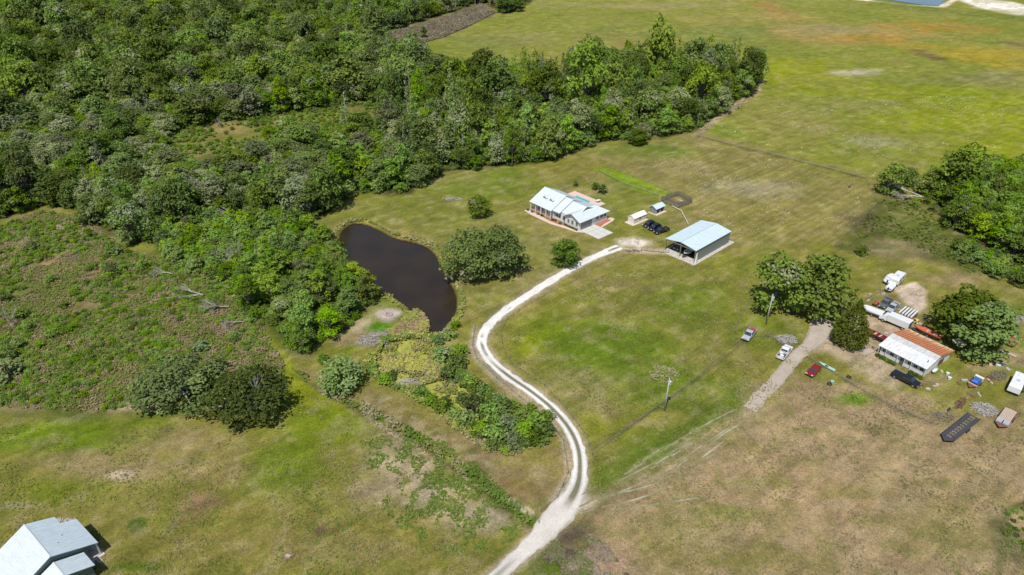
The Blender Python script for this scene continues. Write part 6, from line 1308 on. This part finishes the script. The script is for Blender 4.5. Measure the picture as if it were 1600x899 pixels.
brush('brush_pile', 1560, 588, 2.6, 1.4, 120, 'wood', 'dark brush between the blue tarp cart and the right camper', 1.2, .5)
brush('brush_pile', 990, 393, 2.6, .8, 90, 'wood', 'brown junk heap at the top end of the driveway fence', .9)
brush('brush_pile', 640, 600, 3.0, 1.5, 110, 'pole', 'grey dead stems in the middle of the swamp reeds', 1.6)
brush('brush_pile', 790, 655, 2.0, 1.6, 90, 'pole', 'grey dead branches on top of the bush clump beside the driveway', 2.0)
x_, y_ = at(607, 492); F = empty('fire_pit', (x_, y_, 0), 0, 'round stone fire pit on the grey pad of the pond point', 'fire pit'); k = MB()
for i in range(14): a = i * 2 * pi / 14; k.box(.85 * cos(a) - .2, .85 * cos(a) + .2, .85 * sin(a) - .16, .85 * sin(a) + .16, 0, .35)
k.build('stone_ring', M['stone'], F); k = MB(); k.tube((0, 0, -.05), (0, 0, .08), .7, .7, 14); k.build('ash_bed', surf('ash', (.34, .20, .14), .9), F)
k = MB(); k.tube((-1.4, 0, .14), (1.5, .2, .16), .16, .12, 7); o = k.build('fallen_log', M['wood_light']); o.location = (*at(627, 521), 0); o.rotation_euler = (0, 0, .35); tag(o, 'short pale log at the inlet below the pond', 'log')
def tyre(px_, py_, label, rz=0, stand=False):
    mb = MB(); n, m_ = 14, 6; V = []; F_ = []
    for i in range(n):
        a = 2 * pi * i / n
        for j in range(m_): b = 2 * pi * j / m_; r = .33 + .11 * cos(b); V.append((r * cos(a), r * sin(a), .12 + .11 * sin(b)))
    for i in range(n):
        for j in range(m_): F_.append((i * m_ + j, ((i + 1) % n) * m_ + j, ((i + 1) % n) * m_ + (j + 1) % m_, i * m_ + (j + 1) % m_))
    mb.add(V, F_); o = mb.build('old_tyre', M['rubber'], smooth=True); x_, y_ = at(px_, py_); o.location = (x_, y_, .35 if stand else 0); o.rotation_euler = (radians(80) if stand else 0, 0, rz); o.scale = (1.3, 1.3, 1.3); return tag(o, label, 'tyre')
tyre(1481, 642, 'old black tyre leaning in the debris of the front fence', .8, True); tyre(1296, 601, 'old tyre lying left of the green buckets below the fence'); tyre(1326, 590, 'old tyre lying against the front fence near the kayak')
def bucket(px_, py_, mat, label):
    k = MB(); k.tube((0, 0, 0), (0, 0, .45), .22, .28, 12); k.tube((0, 0, .452), (0, 0, .47), .3, .3, 12); o = k.build('bucket', M[mat]); o.location = (*at(px_, py_), 0); o.scale = (1.3,) * 3; return tag(o, label, 'bucket')
bucket(1300, 599, 'teal', 'green bucket beside the old tyre below the red sedan'); bucket(1480, 586, 'white_paint', 'white bucket on the green patch right of the mobile home'); bucket(1483, 593, 'white_paint', 'white bucket lower down on the green patch beyond the mobile home gable')
x_, y_ = at(1460, 582); G = empty('propane_tank', (x_, y_, 0), radians(35), 'white propane tank at the near gable of the mobile home', 'tank'); k = MB(); k.tube((-.8, 0, .65), (.8, 0, .65), .38, .38, 14); k.tube((-1.05, 0, .65), (-.8, 0, .65), .18, .38, 14); k.tube((.8, 0, .65), (1.05, 0, .65), .38, .18, 14); k.build('shell', M['white_paint'], G, smooth=True); k = MB(); k.box(-.6, -.45, -.25, .25, 0, .35); k.box(.45, .6, -.25, .25, 0, .35); k.build('foot', M['steel'], G)
k = MB(); [k.box(-2.0, 2.0, -.55 + i * .28, -.33 + i * .28, .15, .2) for i in range(4)]; [k.box(a - .05, a + .05, -.5, .5, 0, .147) for a in (-1.7, 0, 1.7)]; o = k.build('wood_pallet', M['wood_light']); o.location = (*at(1573, 552), 0); o.rotation_euler = (0, 0, radians(128)); tag(o, 'long weathered pallet lying below the wrecked red car', 'pallet')
# small brown animal-sized stump in the pasture
k = MB(); k.tube((0, 0, -.1), (0, 0, 1.0), .35, .26, 9); k.tube((.1, 0, .6), (.55, .1, 1.3), .12, .05, 6); o = k.build('tree_stump', M['rust_steel'], smooth=True); o.location = (*at(1327, 293), 0); tag(o, 'reddish brown stump alone in the pasture below the meadow fence', 'stump')

for i in range(34):
    a, b = random.choice([(1365, 545), (1375, 520), (1415, 490), (1440, 512), (1480, 590), (1500, 600), (1540, 590), (1560, 570), (1590, 548), (1575, 500), (1550, 610), (1345, 470), (1370, 462), (1455, 610), (1530, 625)])
    a += ru(-16, 16); b += ru(-9, 9); k = MB(); l_, w_ = ru(.3, .9), ru(.12, .35); k.box(-l_, l_, -w_, w_, 0, ru(.06, .35)); k.box(-l_ * .5, l_ * .2, -w_ * 1.6, w_ * 1.2, 0, .05)
    o = k.build('scrap', M[random.choice(['white_paint', 'wood_light', 'pole', 'rust_steel', 'wood', 'silver'])]); x_, y_ = at(a, b); o.location = (x_, y_, 0); o.rotation_euler = (0, 0, ru(0, 3)); tag(o, 'small piece of scrap lying in the yard around the mobile home', 'scrap', 'scrap around the mobile home')
